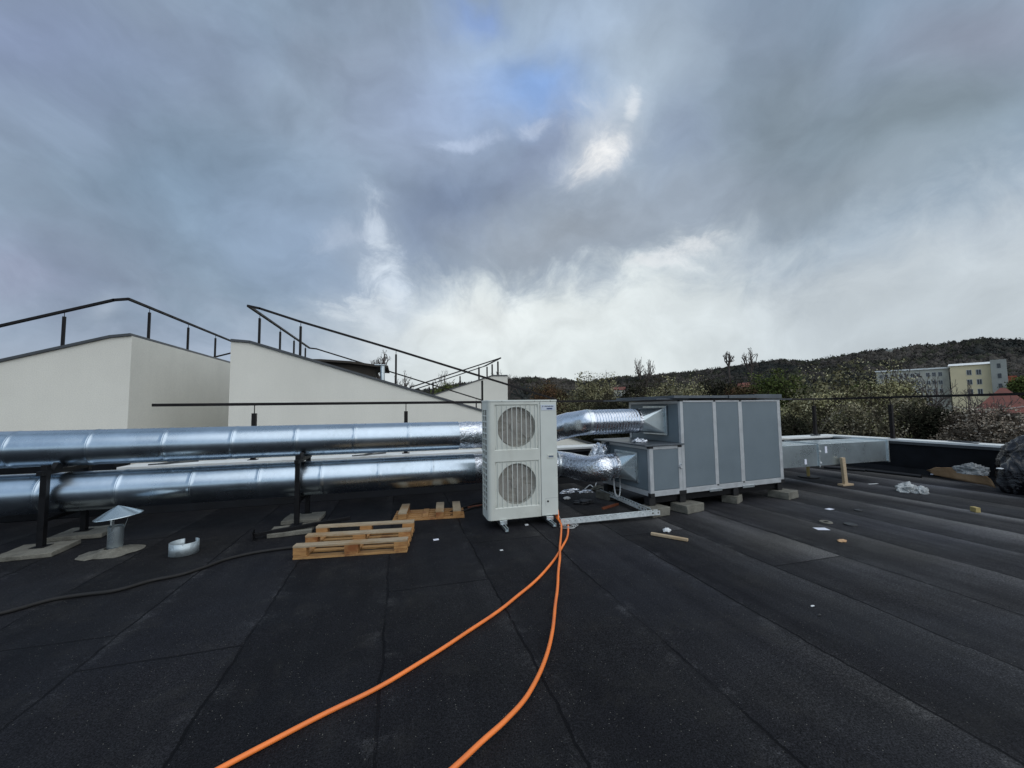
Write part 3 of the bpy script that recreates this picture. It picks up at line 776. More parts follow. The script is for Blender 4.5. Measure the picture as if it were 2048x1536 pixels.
# front panels
PX = [(pw*.0+.05, .705), (.745, 1.275), (1.315, BW-.05)]
PXs = [(.05, .675), (.745, 1.245), (1.33, 2.06)]
for x0, x1 in ((.062, .672), (.752, 1.238), (1.332, 2.17)):
    ab('panel', M['ahu'], [(x0, x1, .004, .028, B0+.085, B1-.03)], .004)
ab('panel', M['ahu'], [(SX+.075, -.075, .004, .028, B0+.085, S1-.05)], .004)
ab('panel', M['ahu'], [(.004, .03, .06, BD-.06, S1+.03, B1-.05)], .004)
ab('panel', M['ahu'], [(SX+.004, SX+.03, .065, BD-.06, B0+.08, S1-.05)], .004)
ab('panel', M['ahu'], [(BW-.03, BW-.004, .06, BD-.06, B0+.08, B1-.05)], .004)
# profiles
ab('frame', M['alu'], [
    (-.072, -.004, 0, .05, B0+.0, S1-.02), (.0, .058, .001, .05, B0+.0, B1), (.676, .748, .002, .04, B0+.082, B1-.026), (1.242, 1.328, .002, .04, B0+.082, B1-.026),
    (2.174, BW, .001, .05, B0+.05, B1), (.058, 2.174, .0, .05, B0, B0+.08), (.058, 2.174, .0, .05, B1-.026, B1),
    (SX, SX+.07, 0, .05, B0+.0, S1-.0), (SX+.07, -.072, .0, .05, B0, B0+.08), (SX+.07, -.072, .001, .05, S1-.046, S1),
    (SX, SX+.05, .05, BD, B0, B0+.075), (SX, SX+.05, .05, BD, S1-.046, S1-.002), (SX, SX+.05, BD-.055, BD+.001, B0+.075, S1-.046),
    (.0, .05, .05, BD, B1-.046, B1-.001), (.0, .05, BD-.055, BD+.001, S1+.01, B1-.046), (.0, .05, .05, BD-.06, S1+.006, S1+.03),
    (BW-.05, BW-.0, .05, BD, B1-.046, B1-.001), (BW-.05, BW+.001, .05, BD, B0, B0+.075), (BW-.05, BW+.001, BD-.055, BD+.001, B0+.075, B1-.046)], .003)
for (x0, x1, z0_, z1_) in ((-.078, .062, B0-.012, B0+.05), (SX-.004, SX+.074, B0-.012, B0+.05), (SX-.004, SX+.074, S1-.03, S1+.004), (-.08, -.001, S1-.03, S1+.004), (2.17, BW+.004, B0-.012, B0+.05), (-.004, .062, B1-.012, B1+.008), (.69, .735, B1-.02, B1+.004), (1.262, 1.31, B1-.02, B1+.004), (.70, .738, B0+.066, B0+.086), (1.268, 1.306, B0+.066, B0+.086)):
    ab('corner_cap', M['plastic'], [(x0, x1, -.005, .055, z0_, z1_)], .004)
# covers
ab('lid', M['cover'], [(SX-.10, .03, -.03, BD+.1, S1+.006, S1+.03)], .003)
top = []
ab('top_cover', M['cover'], [(-.42, .22, .03, BD+.2, B1+.018, B1+.034)], .002)
ab('top_cover', M['cover'], [(-.14, .98, -.035, BD+.2, B1+.036, B1+.078)], .003)
ab('top_cover', M['cover'], [(1.0, 1.62, -.04, BD+.2, B1+.034, B1+.082)], .003)
ab('top_cover', M['cover'], [(1.60, 2.24, -.03, BD+.2, B1+.084, B1+.10), (1.62, 2.26, -.034, -.03, B1+.03, B1+.10)], .002)
ab('top_cover', M['cover'], [(2.0, 2.95, .25, BD+.2, B1+.012, B1+.028)], .002)
ab('handle', M['galv'], [(-.045, -.025, -.03, .0, .70, .72)])
kn = MB().tube([A(-.028, -.022, .68), A(-.028, .0, .68)], .034, 20).build('door_knob', M['alu'], ta, smooth=True)
ab('base_frame', M['black'], [(SX+.02, BW-.02, .06, .14, .15, B0-.014), (SX+.02, BW-.02, BD-.14, BD-.06, .15, B0-.014)])
for xx in (SX+.04, .0, 1.12, 2.16): ab('foot', M['plastic'], [(xx-.05, xx+.06, .02, .14, .125, B0-.015)], .004); ab('foot', M['plastic'], [(xx-.05, xx+.06, BD-.16, BD-.04, .125, B0-.016)], .004)
for xx in (.66, 1.38): ab('bracket', M['galv'], [(xx-.13, xx+.13, -.012, -.002, B0-.02, B0+.022)], .002)
def block(label, x, y, sx, sy, h, seed):
    p = A(x, y, 0)
    slab(label, p.x, p.y, sx, sy, AR+.03*(seed-2), h, seed, 'concrete_block', 'concrete block', 'concrete blocks under the air handling unit')
block('rough concrete block under the left front foot behind the perforated rail corner', SX+.06, .02, .34, .30, .12, 5)
block('rough concrete block under the seam between the small and large housing', .05, -.01, .40, .30, .12, 7)
block('pale concrete block under the right front foot of the air handling unit', 2.22, .02, .34, .34, .12, 9)
block('concrete block in the shadow under the back left of the air handling unit', SX+.06, BD-.1, .34, .3, .12, 11)
block('concrete block in the shadow under the back right of the air handling unit', 2.16, BD-.1, .34, .3, .12, 13)
block('concrete block in the shadow under the middle of the air handling unit', 1.14, .12, .26, .24, .12, 15)
# rectangular duct to the right
tq = thing('rectangular_duct', 'flat galvanised rectangular duct leaving the right side of the air handling unit', 'duct', (6.7, 5.6, 0))
QY0, QY1, QZ0, QZ1 = 5.62, 6.28, .405, .825
q0 = A(BW, 0, 0).x+.02
def qsec(x0, x1, nm='duct_section'):
    mb = MB(); bm = mb.bm; mb.box(x0, x1, QY0, QY1, QZ0, QZ1)
    return mb.build(nm, M['galvdull'], tq, bevel=.003)
qsec(q0, 7.86); qsec(7.89, 9.83)
for xx in (7.86, 9.83):
    fb = MB()
    for (ya, yb, za, zb) in ((QY0-.022, QY1+.022, QZ0-.022, QZ0+.004), (QY0-.022, QY1+.022, QZ1-.004, QZ1+.022), (QY0-.022, QY0+.004, QZ0+.004, QZ1-.004), (QY1-.004, QY1+.022, QZ0+.004, QZ1-.004)):
        fb.box(xx, xx+.03, ya, yb, za, zb)
    fb.build('flange', M['galv'], tq, bevel=.002)
for xx in (7.1, 8.55, 9.2): MB().box(xx-.004, xx+.004, QY0+.02, QY1-.02, QZ1, QZ1+.004).build('fold', M['galv'], tq)
for cx, cz, w_, h_ in ((7.50, .50, .055, .10), (8.05, .71, .06, .13)): MB().box(cx, cx+w_, QY0-.0035, QY0-.001, cz-h_/2, cz+h_/2).build('sticker', M['paper'], tq)
for cz in (.69, .47): MB().box(7.868, 7.90, QY0-.035, QY0-.022, cz-.015, cz+.015).build('clip', M['white'], tq)
# supports of the rectangular duct
a = G(1617, 955)
t = thing('prop', 'yellow stick on a black foot propping the rectangular duct from below', 'prop', (a.x, a.y, 0))
MB().bar((a.x, a.y, .03), (a.x, a.y, .404), .05, .04, up=(0, 1, 0)).build('stick', M['yellow'], t, bevel=.003)
MB().lathe([(.001, .0), (.19, .001), (.19, .03), (.001, .035)], 24, (a.x, a.y, 0)).build('foot', M['plastic'], t)
a = G(1691, 971)
t = thing('timber_prop', 'pale upright timber batten on a small foot in front of the rectangular duct', 'prop', (a.x, a.y, 0))
MB().bar((a.x, a.y, .03), (a.x-.035, a.y, .545), .085, .05, up=(0, 1, 0)).build('batten', M['woodpale'], t, bevel=.003)
MB().box(a.x-.13, a.x+.16, a.y-.05, a.y+.06, .001, .035).build('foot', M['woodpale'], t, bevel=.003)

# ------------------------------------------------------------------ perforated channels on the roof
def channel(label, p, q_, w=.06, seed=0):
    p = Vector(p); q_ = Vector(q_); d = q_-p; L_ = d.length; rz = math.atan2(d.y, d.x)
    t = thing('perforated_channel', label, 'metal channel', tuple(p), rz)
    nh = int(L_/.075); mb = MB()
    tilt = math.atan2(d.z, math.hypot(d.x, d.y)); mt = Matrix.Rotation(-tilt, 4, 'Y')
    for s_ in (-1, 1):            # two flanges with a row of slots
        y0_, y1_ = (s_*w/2, s_*w/2+.003) if s_ > 0 else (s_*w/2-.003, s_*w/2)
        mb.box(0, L_, y0_, y1_, 0, .018, mt); mb.box(0, L_, y0_, y1_, .045, .06, mt)
        for k in range(nh+1):
            x0_ = k*L_/nh; mb.box(max(0, x0_-.02), min(L_, x0_+.02), y0_, y1_, .0181, .0449, mt)
    mb.box(0, L_, -w/2, w/2, -.003, -.0005, mt)
    mb.build('channel', M['galvbright'], t, local=True)
    return t
cr = Vector((3.50, 4.80, .055))
channel('perforated galvanised channel running from the tall unit to the concrete block', (2.12, 4.93, .03), (3.58, 4.815, .06))
channel('perforated galvanised channel running back under the lower foil elbow', (3.46, 4.88, .075), (3.50, 6.30, .075))
# ------------------------------------------------------------------ pallets
def pallet(label, O, rz, L_=1.2, W_=.8):
    # lies upside down: slatted deck on the roof, three skids on top
    t = thing('pallet', label, 'pallet', O, rz)
    for k in range(5):
        w_ = .10 if k in (0, 2, 4) else .075; yy = (W_-.10)*k/4 + (.0 if k in (0, 2, 4) else .012)
        MB().box(0, L_, yy, yy+w_, .001+.0, .022).build('deck_board', M['wooddeck'], t, local=True, bevel=.002)
    for k in range(3):
        xx = (L_-.145)*k/2
        MB().box(xx+.003, xx+.142, .004, W_-.004, .023, .044).build('stringer_board', M['wood'], t, local=True, bevel=.002)
        for j in range(3):
            yy = (W_-.1)*j/2
            MB().box(xx, xx+(.145 if k else .135), yy, yy+.10, .045, .122).build('block', M['wood'], t, local=True, bevel=.003)
    for j in range(3):
        yy = (W_-.1)*j/2
        MB().box(-.002, L_+.002, yy-.001, yy+.101, .123, .145).build('skid_board', M['woodtop'], t, local=True, bevel=.002)
    return t
pallet('large upturned wooden pallet with three long skids nearest the camera', (-1.10, 4.755, 0), math.atan2(-.165, 1.2), 1.2, .80)
t = thing('pallet', 'smaller wooden pallet with three short cross boards left of the tall unit', 'pallet', (-.095, 5.88, 0), math.atan2(-.12, 1.03))
for k in range(5):
    yy = k*.115
    MB().box(.0, 1.03, yy, yy+(.08 if k != 2 else .06), .001, .022).build('deck_board', M['wood'], t, local=True, bevel=.002)
for k, xx in enumerate((.08, .61, .86)):
    MB().box(xx, xx+.12, -.0, .54, .10, .122).build('skid_board', M['woodtop'], t, local=True, bevel=.002)
    for yy in (.0, .22, .44): MB().box(xx+.004, xx+.116, yy, yy+.10, .023, .0995).build('block', M['wood'], t, local=True, bevel=.002)
MB().box(.42, .50, .02, .50, .0225, .04).build('cross_board', M['wood'], t, local=True)

# ------------------------------------------------------------------ hoses and cables
def hose(name, label, cat, pix, r, mt, lift=0., n=10, ends=None, dip=0.):
    pts = [G(x, y, r+.001+lift) for x, y in pix]
    if ends: pts = [Vector(e) for e in ends]+pts
    P = smooth_path(pts, 8)
    P = [p+Vector((noise.noise(p*2.3)*.008, noise.noise(p*2.7+Vector((3, 0, 0)))*.008, 0)) for p in P]
    return tag(MB().tube(P, r, n).build(name, mt, smooth=True, angle=60), label, cat)
hose('orange_hose', 'orange hose sweeping furthest left across the roof from the tall unit', 'hose',
     [(1133, 1042), (1136, 1066), (1126, 1092), (1108, 1120), (1078, 1155), (1030, 1196), (975, 1238), (900, 1288), (820, 1337), (740, 1383), (650, 1427), (555, 1476), (440, 1537), (330, 1600), (180, 1700)], .0125, M['orange'],
     ends=[(2.16, 5.30, .20), (2.165, 5.18, .15), (2.12, 5.03, .05)])
hose('orange_hose', 'orange hose running nearly straight towards the viewer right of the other', 'hose',
     [(1122, 1050), (1121, 1078), (1120, 1110), (1117, 1150), (1112, 1200), (1105, 1258), (1090, 1320), (1058, 1385), (1012, 1440), (960, 1486), (905, 1537), (830, 1600), (700, 1690)], .0125, M['orange'], lift=.02,
     ends=[(2.15, 5.26, .10), (2.12, 5.14, .075)])
hose('black_cable', 'thick black insulated cable snaking on the roof at left into the large pallet', 'cable',
     [(-160, 1258), (-60, 1240), (20, 1222), (100, 1200), (160, 1190), (230, 1181), (300, 1162), (360, 1150), (410, 1134), (450, 1119), (500, 1107), (550, 1099), (600, 1093), (680, 1083)], .016, M['rubber'])
for k, (dx, dy) in enumerate(((0, 0), (2, 7))):
    hose('black_cable', ['upper thin black line joining the tall unit behind the small pallet', 'lower thin black line joining the tall unit behind the small pallet'][k], 'cable',
         [(900, 1024+dy), (930, 1014+dy), (955, 1006+dy), (990, 1003+dy)], .013, M['rubber'])
a, b_ = G(936, 1018), G(975, 1011)
tag(MB().bar(a+Vector((0, 0, .02)), b_+Vector((0, 0, .02)), .03).build('timber_offcut', M['woodred']), 'short reddish brown batten end beside the small pallet', 'timber')
# grey wire coil
cc = G(1137, 1053, .01); P = []
for k in range(170):
    a = k/170*2*PI*4.6; rr_ = .085+.022*math.sin(k*.13)+.008*math.sin(k*.7)
    P.append((cc.x+rr_*math.cos(a)*1.15, cc.y+rr_*math.sin(a)*1.05, .006+.0002*k))
P += [(cc.x-.05, cc.y-.02, .03), (cc.x-.02, cc.y+.12, .05), (2.14, 5.02, .07), (2.15, 5.12, .11)]
tag(MB().tube(P, .0035, 6).build('wire_coil', M['wires'], smooth=True), 'loose coil of thin grey wire at the foot of the tall unit', 'wire')
# white conduit loop under lower transition
hP = smooth_path([(3.42, 5.75, .46), (3.42, 5.74, .30), (3.43, 5.72, .17), (3.47, 5.71, .125), (3.51, 5.72, .17), (3.535, 5.74, .30), (3.54, 5.75, .46)], 6)
tag(MB().tube(hP, .012, 8).build('conduit', M['white'], smooth=True), 'white flexible conduit hanging in a loop below the lower transition', 'conduit')

# ------------------------------------------------------------------ roof vent, ring
vx, vy = -3.17, 5.70
t = thing('roof_vent', 'small round galvanised vent pipe with conical cap standing in mortar', 'vent', (vx, vy, 0))
MB().lathe([(.068, .02), (.07, .03), (.07, .292), (.066, .295), (.066, .02)], 28, (vx, vy, 0)).build('pipe', M['galvdull'], t, smooth=True)
cp = MB().lathe([(.003, .525), (.10, .475), (.212, .408), (.214, .402), (.10, .465), (.003, .515)], 32, (vx+.02, vy, 0))
cp.bm.transform(Matrix.Translation((vx, vy, .42)) @ Matrix.Rotation(math.radians(-6), 4, 'Y') @ Matrix.Translation((-vx, -vy, -.42)))
cp.build('cap', M['galvdull'], t, smooth=True)
for k in range(3):
    a = .6+k*2.1; MB().bar((vx+.068*math.cos(a), vy+.068*math.sin(a), .25), (vx+.10*math.cos(a)+.02, vy+.10*math.sin(a), .46), .02, .003).build('strap', M['galvdull'], t)
mb = MB(); rings = []
for rr_, zz in ((.27, .003), (.22, .02), (.12, .035), (.072, .055)):
    ring = []
    for j in range(28):
        a = 2*PI*j/28; k = 1+.30*noise.noise(Vector((math.cos(a)*1.6, math.sin(a)*1.6, rr_*3))); ring.append(mb.bm.verts.new((vx+rr_*k*math.cos(a)*1.05, vy-.03+rr_*k*math.sin(a)*.85, zz+.008*noise.noise(Vector((j, rr_*20, 0))))))
    rings.append(ring)
for i in range(3):
    for j in range(28): mb.bm.faces.new((rings[i][j], rings[i][(j+1) % 28], rings[i+1][(j+1) % 28], rings[i+1][j]))
mb.build('mortar_base', M['conc'], t, smooth=True)
rc_ = G(366, 1108); mb = MB(); prev = None
for k in range(44):
    a = math.radians(-250+k*7.3); r_ = .13
    p = (rc_.x+r_*1.05*math.cos(a), rc_.y+.02+r_*math.sin(a)); v0, v1 = mb.bm.verts.new((p[0], p[1], .002)), mb.bm.verts.new((p[0], p[1], .135))
    if prev: mb.bm.faces.new((prev[0], v0, v1, prev[1]))
    prev = (v0, v1)
o = mb.build('metal_ring', M['galvring'], smooth=True); so_ = o.modifiers.new('s', 'SOLIDIFY'); so_.thickness = .003
tag(o, 'open galvanised collar lying on edge on the roof right of the vent', 'metal ring')

# ------------------------------------------------------------------ debris
def crumple(name, label, cat, px, py, sx, sy, sz, mt, seed, sub=4, amp=.35, z=0., group=None, freq=2.2):
    c = G(px, py, z) if not isinstance(px, Vector) else px
    mb = MB(); bmesh.ops.create_icosphere(mb.bm, subdivisions=sub, radius=1)
    for v in mb.bm.verts:
        n_ = v.co.normalized(); k = 1+amp*(noise.noise(n_*freq+Vector((seed, 0, 0)))+.6*abs(noise.noise(n_*freq*2.6+Vector((0, seed, 0))))+.35*abs(noise.noise(n_*freq*6+Vector((0, 0, seed)))))
        v.co = Vector((v.co.x*k*sx, v.co.y*k*sy, max(0, (v.co.z*k+.35))*sz))
    mb.bm.transform(Matrix.Translation((c.x, c.y, z+.002)))
    o = mb.build(name, mt, smooth=True, angle=50); return tag(o, label, cat, group)
def bagm(label, c, sx, sy, sz, seed):
    mb = MB(); bmesh.ops.create_icosphere(mb.bm, subdivisions=6, radius=1)
    for v in mb.bm.verts:
        n_ = v.co.normalized(); s_ = Vector((seed, seed*.3, 0))
        w_ = noise.noise(n_*1.3+s_)
        q_ = Vector((n_.x*2.4, n_.y*2.4, n_.z*.9))+Vector((w_, w_*1.4, 0))*.9
        f1 = 1-abs(noise.noise(q_*1.5+s_))*2; f2 = 1-abs(noise.noise(q_*3.6+s_*2))*2
        k = 1+.34*w_+.07*f1*abs(f1)+.030*f2
        top = max(0, n_.z-.55)
        k *= 1-.30*top
        v.co = Vector((n_.x*k*sx, n_.y*k*sy, max(0, n_.z*k+.62)*sz/1.6))
    mb.bm.transform(Matrix.Translation((c[0], c[1], .002)))
    return tag(mb.build('rubbish_bag', M['bag'], smooth=True, angle=180), label, 'rubbish bag')
def flat(name, label, cat, px, py, sx, sy, rz, mt, h=.004, group=None, z=0.002):
    c = G(px, py); mb = MB().box(-sx/2, sx/2, -sy/2, sy/2, 0, h, Matrix.Translation((c.x, c.y, z)) @ Matrix.Rotation(rz, 4, 'Z'))
    return tag(mb.build(name, mt), label, cat, group)
a, b_ = G(1302, 1067, .018), G(1376, 1080, .018)
tag(MB().bar(a, b_, .045, .032).build('timber_batten', M['woodpale'], bevel=.006), 'short pale timber batten lying alone on the roof in front of the unit', 'timber')
crumple('crumpled_paper', 'crumpled white scrap just behind the short batten', 'litter', 1334, 1063, .05, .035, .03, M['white'], 3, 3)
flat('paper_sheet', 'flat white rectangular sheet of paper on the pale roof patch', 'paper', 1643, 1058, .15, .10, -.35, M['paper'], .001)
flat('paper_scrap', 'small cream paper scrap on the roof right of the right block', 'paper', 1659, 1018.5, .12, .07, .1, M['paper'], .002)
crumple('cardboard_scrap', 'torn brown cardboard scrap in front of the paper sheet', 'litter', 1684, 1083, .055, .03, .016, M['cardboard'], 5, 3)
for k, (px_, py_, mt_) in enumerate(((1652, 1045, M['conc']), (1701, 1050, M['plastic']))):
    c = G(px_, py_); tag(MB().lathe([(.03 if k == 0 else .001, .012), (.07, .014), (.075, .002)], 24, (c.x, c.y, .001)).build('rubber_disc', mt_, smooth=True), ['brown ring lying behind the paper sheet', 'round black rubber disc lying right of the brown ring'][k], 'disc')
c = G(1716, 1021); tag(MB().lathe([(.001, .010), (.045, .012), (.05, .002)], 20, (c.x, c.y, .001)).build('rubber_disc', M['plastic'], smooth=True), 'tiny black disc lying far right of the cream scrap', 'disc')
c = G(1951, 1024); tag(MB().box(-.03, .03, -.045, .045, 0, .07, Matrix.Translation((c.x, c.y, .002)) @ Matrix.Rotation(-.5, 4, 'Z')).build('timber_block', M['yellow'], bevel=.004), 'small yellow timber block alone at the right of the roof', 'timber')
crumple('plastic_bag', 'thin clear plastic bag lying on the roof left of the cardboard', 'plastic bag', 1817, 983, .16, .12, .10, M['film'], 8, 4, .5)
crumple('plastic_bag', 'small tuft of clear plastic just right of the thin clear bag', 'plastic bag', 1845, 987, .10, .07, .085, M['film'], 12, 4, .4)
flat('foil_strip', 'white strip on the roof behind the upright batten', 'litter', 1746, 968, .22, .04, -.1, M['white'], .003)
flat('paper_scrap', 'white slip of paper on the roof behind the small pallet', 'paper', 718, 996.5, .12, .035, .05, M['white'], .003)
flat('paper_scrap', 'small cream tag on the roof right of the large pallet', 'paper', 872, 1080, .065, .045, .1, M['paper'], .006)
flat('paper_scrap', 'small white tag in the shadow below the tall unit', 'paper', 1053, 1050.5, .045, .035, 0, M['white'], .012)
flat('paper_scrap', 'tiny white dot of litter left of the orange hoses', 'litter', 1003, 1101, .035, .025, .2, M['white'], .004)
crumple('plastic_scrap', 'white torn plastic beside the tall unit inside the channel corner', 'litter', 1134, 998, .06, .035, .03, M['white'], 15, 3)
crumple('cable_heap', 'black heap of scrap rope inside the corner of the channels', 'litter', 1168, 1006, .15, .09, .035, M['plastic'], 17, 4, .6)
crumple('foil_scrap', 'strip of crumpled silver foil behind the tall unit on the roof', 'litter', 1140, 985, .16, .05, .045, M['foil'], 19, 4, .6)
crumple('foil_scrap', 'crumpled silver foil lying right of the foil strip', 'litter', 1172, 985, .12, .04, .03, M['foil'], 21, 4, .6)
crumple('rubble_heap', 'small heap of beige rubble at the far end of the channel', 'litter', 1196, 981, .12, .10, .06, M['conc'], 23, 4, .5)
hose('cable_scrap', 'short tangle of white cable ends beside the beige rubble', 'cable', [(1170, 978), (1180, 970), (1188, 975), (1193, 966)], .010, M['white'], lift=.03)
a, b_ = G(1205, 1017, .02), G(1236, 1008, .02)
tag(MB().bar(a, b_, .035).build('timber_batten', M['woodred'], bevel=.003), 'reddish brown batten lying inside the corner of the channels', 'timber')
flat('washer_scrap', 'small metal bracket lying in front of the long channel', 'litter', 1173, 1038.5, .05, .03, .2, M['galv'], .012)
crumple('foil_scrap', 'crumpled silver foil lying on the lid of the small housing', 'litter', A(-.42, .45, 0), 0, .12, .07, .04, M['foil'], 29, 4, .5, z=S1+.032)
crumple('foil_scrap', 'loose foil bundled behind the lower transition against the housing', 'litter', A(-.72, 1.1, 0), 0, .18, .16, .30, M['foil'], 31, 4, .5, z=.55)
for k, (px_, py_) in enumerate(((1625, 1213), (1638, 1231))):
    crumple('grit_piece', ['light splinter lying alone in the right foreground', 'dark chip just below the light splinter in the right foreground'][k], 'litter', px_, py_, .018, .008, .006, [M['white'], M['plastic']][k], 33+k, 2)
# pipes near the right parapet
for k, (p, q_) in enumerate((((1648, 934), (1730, 941)), ((1728, 940), (1843, 953)))):
    a, b_ = G(*p, .03), G(*q_, .03)
    tag(MB().tube([a, b_], .035, 14).build('black_pipe', M['plastic'], smooth=True), ['black pipe lying behind the rectangular duct end', 'black pipe lying at the foot of the right parapet'][k], 'pipe')
# cardboard and plastic
t = thing('cardboard_sheet', 'bent brown cardboard sheet lying against the right parapet under grey plastic', 'cardboard', tuple(G(1930, 955)))
mb = MB(); nu, nv = 16, 8
a0, a1 = G(1866, 952), G(1992, 978); dv = Vector((.05, .20, 0))
g_ = [[mb.bm.verts.new(a0.lerp(a1, i/nu)+dv*(j/nv)*(.6+.4*math.sin(i/nu*PI))+Vector((0, 0, .03+.09*math.sin(j/nv*PI*.7)*(.4+.8*i/nu)+.17*(j/nv)*math.sin((i+2)/(nu+2)*PI*.85)+.02*noise.noise(Vector((i*.4, j*.5, 1)))))) for j in range(nv+1)] for i in range(nu+1)]
for i in range(nu):
    for j in range(nv): mb.bm.faces.new((g_[i][j], g_[i+1][j], g_[i+1][j+1], g_[i][j+1]))
o = mb.build('sheet', M['cardboard'], t, smooth=True); sm = o.modifiers.new('s', 'SOLIDIFY'); sm.thickness = .008
mb = MB().box(-.02, .02, -.02, .02, 0, .02, Matrix.Translation(a0+Vector((-.02, 0, .03)))); mb.build('label', M['paper'], t)
t_c = G(1950, 946, .27); crumple('plastic_sheet', 'crumpled grey plastic film lying on top of the brown cardboard', 'plastic sheet', Vector((t_c.x-.02, t_c.y+.02, 0)), 0, .15, .19, .13, M['filmgrey'], 41, 5, .4, z=.25)
bagm('big shiny black rubbish bag by the right parapet', (10.85, 3.92), .58, .50, .98, 43)
bagm('low black rubbish bag in front of the big shiny bag', (10.22, 3.42), .48, .40, .50, 47)
crumple('white_lid', 'white plastic piece lying against the black bags', 'litter', G(2000, 938, .42), 0, .06, .04, .015, M['white'], 49, 3, .1, z=.42)

# ------------------------------------------------------------------ neighbouring stucco volumes with sloping tops
def volume(label, poly, depth, Z0=-10.):
    # poly: [(x, z)...] top profile from left to right at Y, extruded back
    Y = poly[0][1]
    pr = [(x, Y, z) for (x, _, z) in poly]
    t = thing('sloping_building', label, 'building', (pr[0][0], Y, Z0))
    MB().prism([(pr[-1][0], Y, Z0), (pr[0][0], Y, Z0)][::-1] + pr[::-1], (0, depth, 0)).build('wall', M['stucco'], t)
    f = MB()
    for i in range(len(pr)-1):
        a, b_ = Vector(pr[i]), Vector(pr[i+1]); d = (b_-a).normalized(); u_ = Vector((-d.z, 0, d.x))
        a2, b2 = a-d*.0, b_+d*.0
        f.prism([a2+u_*.004, b2+u_*.004, b2+u_*.07, a2+u_*.07], (0, depth+.10, 0))
        for v in f.bm.verts: pass
    f.bm.transform(Matrix.Translation((0, -.05, 0)))
    f.build('coping', M['flash'], t)
    return t
YV, YW = 12.5, 23.0
v1 = [(-15.5, YV, 1.02), (-9.406, YV, 2.887), (-7.264, YV, 3.578), (-6.822, YV, 3.648)]
volume('pale stucco volume at far left whose roof edge rises to the right', v1, 9.0)
v2 = [(-4.567, YV, 3.584), (-4.102, YV, 3.555), (2.544, YV, 1.532), (7.6, YV, -.05)]
volume('long pale stucco volume whose roof edge slopes down to the right behind the ducts', v2, 8.2)
v3 = [(-3.0, YW, .80), (1.993, YW, 2.454), (5.48, YW, 3.61), (6.44, YW, 3.627)]
volume('small distant pale stucco volume peaking just left of the tall unit', v3, 5.0)
# railings on them; posts read from the photo
def on_profile(prof, x):
    for i in range(len(prof)-1):
        if prof[i][0] <= x <= prof[i+1][0]:
            k = (x-prof[i][0])/(prof[i+1][0]-prof[i][0]); return prof[i][2]*(1-k)+prof[i+1][2]*k
    return prof[-1][2]
def seg_z(a, b, x): return a.z+(b.z-a.z)*(x-a.x)/(b.x-a.x)
yr = YV+.12
r1a = PY(-40, 661, yr); r1b = PY(228, 600, yr); r1c = PY(257, 598, yr); r1d = Vector((r1c.x, YV+8.8, r1c.z))
back1 = Vector((r1b.x-5.5, YV+8.8, r1b.z-1.8))
left1 = r1a+(r1a-r1b).normalized()*2.5
posts = []
for px in (127,):
    x = PY(px, 660, yr).x; posts.append(((x, yr, on_profile(v1, x)+.06), (x, yr, seg_z(r1a, r1b, x))))
x = posts[0][0][0]-2.1; posts.append(((x, yr, on_profile(v1, x)+.06), (x, yr, seg_z(r1a, r1b, x))))
xe = r1c.x
for px in (298, 377, 432):
    d = ray(px, 650); t_ = xe/d.x; posts.append(((xe, d.y*t_, 3.70), (xe, d.y*t_, r1c.z)))
railing('roof_railing', 'dark railing around the far left volume rising then running back', [[left1, r1a, r1b, r1c, r1d], [r1d, back1]], posts, w=.075, rod=.14, postw=.055)
r2a = PY(497, 612, yr); r2b = PY(520, 617, yr); r2c = PY(600, 643, yr); r2d = PY(792, 700, yr); r2e = PY(1115, 800, yr)
r2far = Vector((r2a.x, YV+8.0, r2a.z)); r2f2 = Vector((r2a.x+.3, YV+8.0, r2a.z-.03))
fe = PY(963, 800, YV+8.0)
posts = []
for px, rr_ in ((600, (r2c, r2d)), (792, (r2c, r2d)), (964, (r2d, r2e))):
    x = PY(px, 720, yr).x; posts.append(((x, yr, on_profile(v2, x)+.06), (x, yr, seg_z(*rr_, x))))
for px in (518, 560, 588, 611):
    d = ray(px, 690); t_ = r2a.x/d.x; y_ = min(d.y*t_, YV+7.9); posts.append(((r2a.x, y_, 3.62), (r2a.x, y_, r2a.z)))
for px in (702, 952):
    x = PY(px, 750, YV+8.0).x; posts.append(((x, YV+8.0, on_profile(v2, x)+.05), (x, YV+8.0, seg_z(r2f2, fe, x))))
railing('roof_railing', 'dark railing around the long sloping volume behind the ducts', [[r2a, r2b, r2c, r2d, r2e], [r2a, r2far, r2f2, fe]], posts, w=.075, rod=.14, postw=.06)
yr3 = YW+.12
a3 = PY(1001, 716, yr3); b3 = PY(820, 775, yr3); c3 = Vector((a3.x, YW+4.8, a3.z)); d3 = Vector((b3.x-.5, YW+4.8, b3.z-.2)); posts = []
for px in (866, 958):
    x = PY(px, 760, yr3).x; posts.append(((x, yr3, on_profile(v3, x)+.05), (x, yr3, seg_z(b3, a3, x))))
for y_ in (YW+.8, YW+2.4, YW+4.0): posts.append(((a3.x, y_, 3.66), (a3.x, y_, a3.z)))
for x in (2.0, 4.2): posts.append(((x, YW+4.8, on_profile(v3, x)+.05), (x, YW+4.8, seg_z(d3, c3, x))))
railing('roof_railing', 'dark railing around the small distant volume', [[b3, a3, c3, d3]], posts, w=.085, rod=.14, postw=.09)
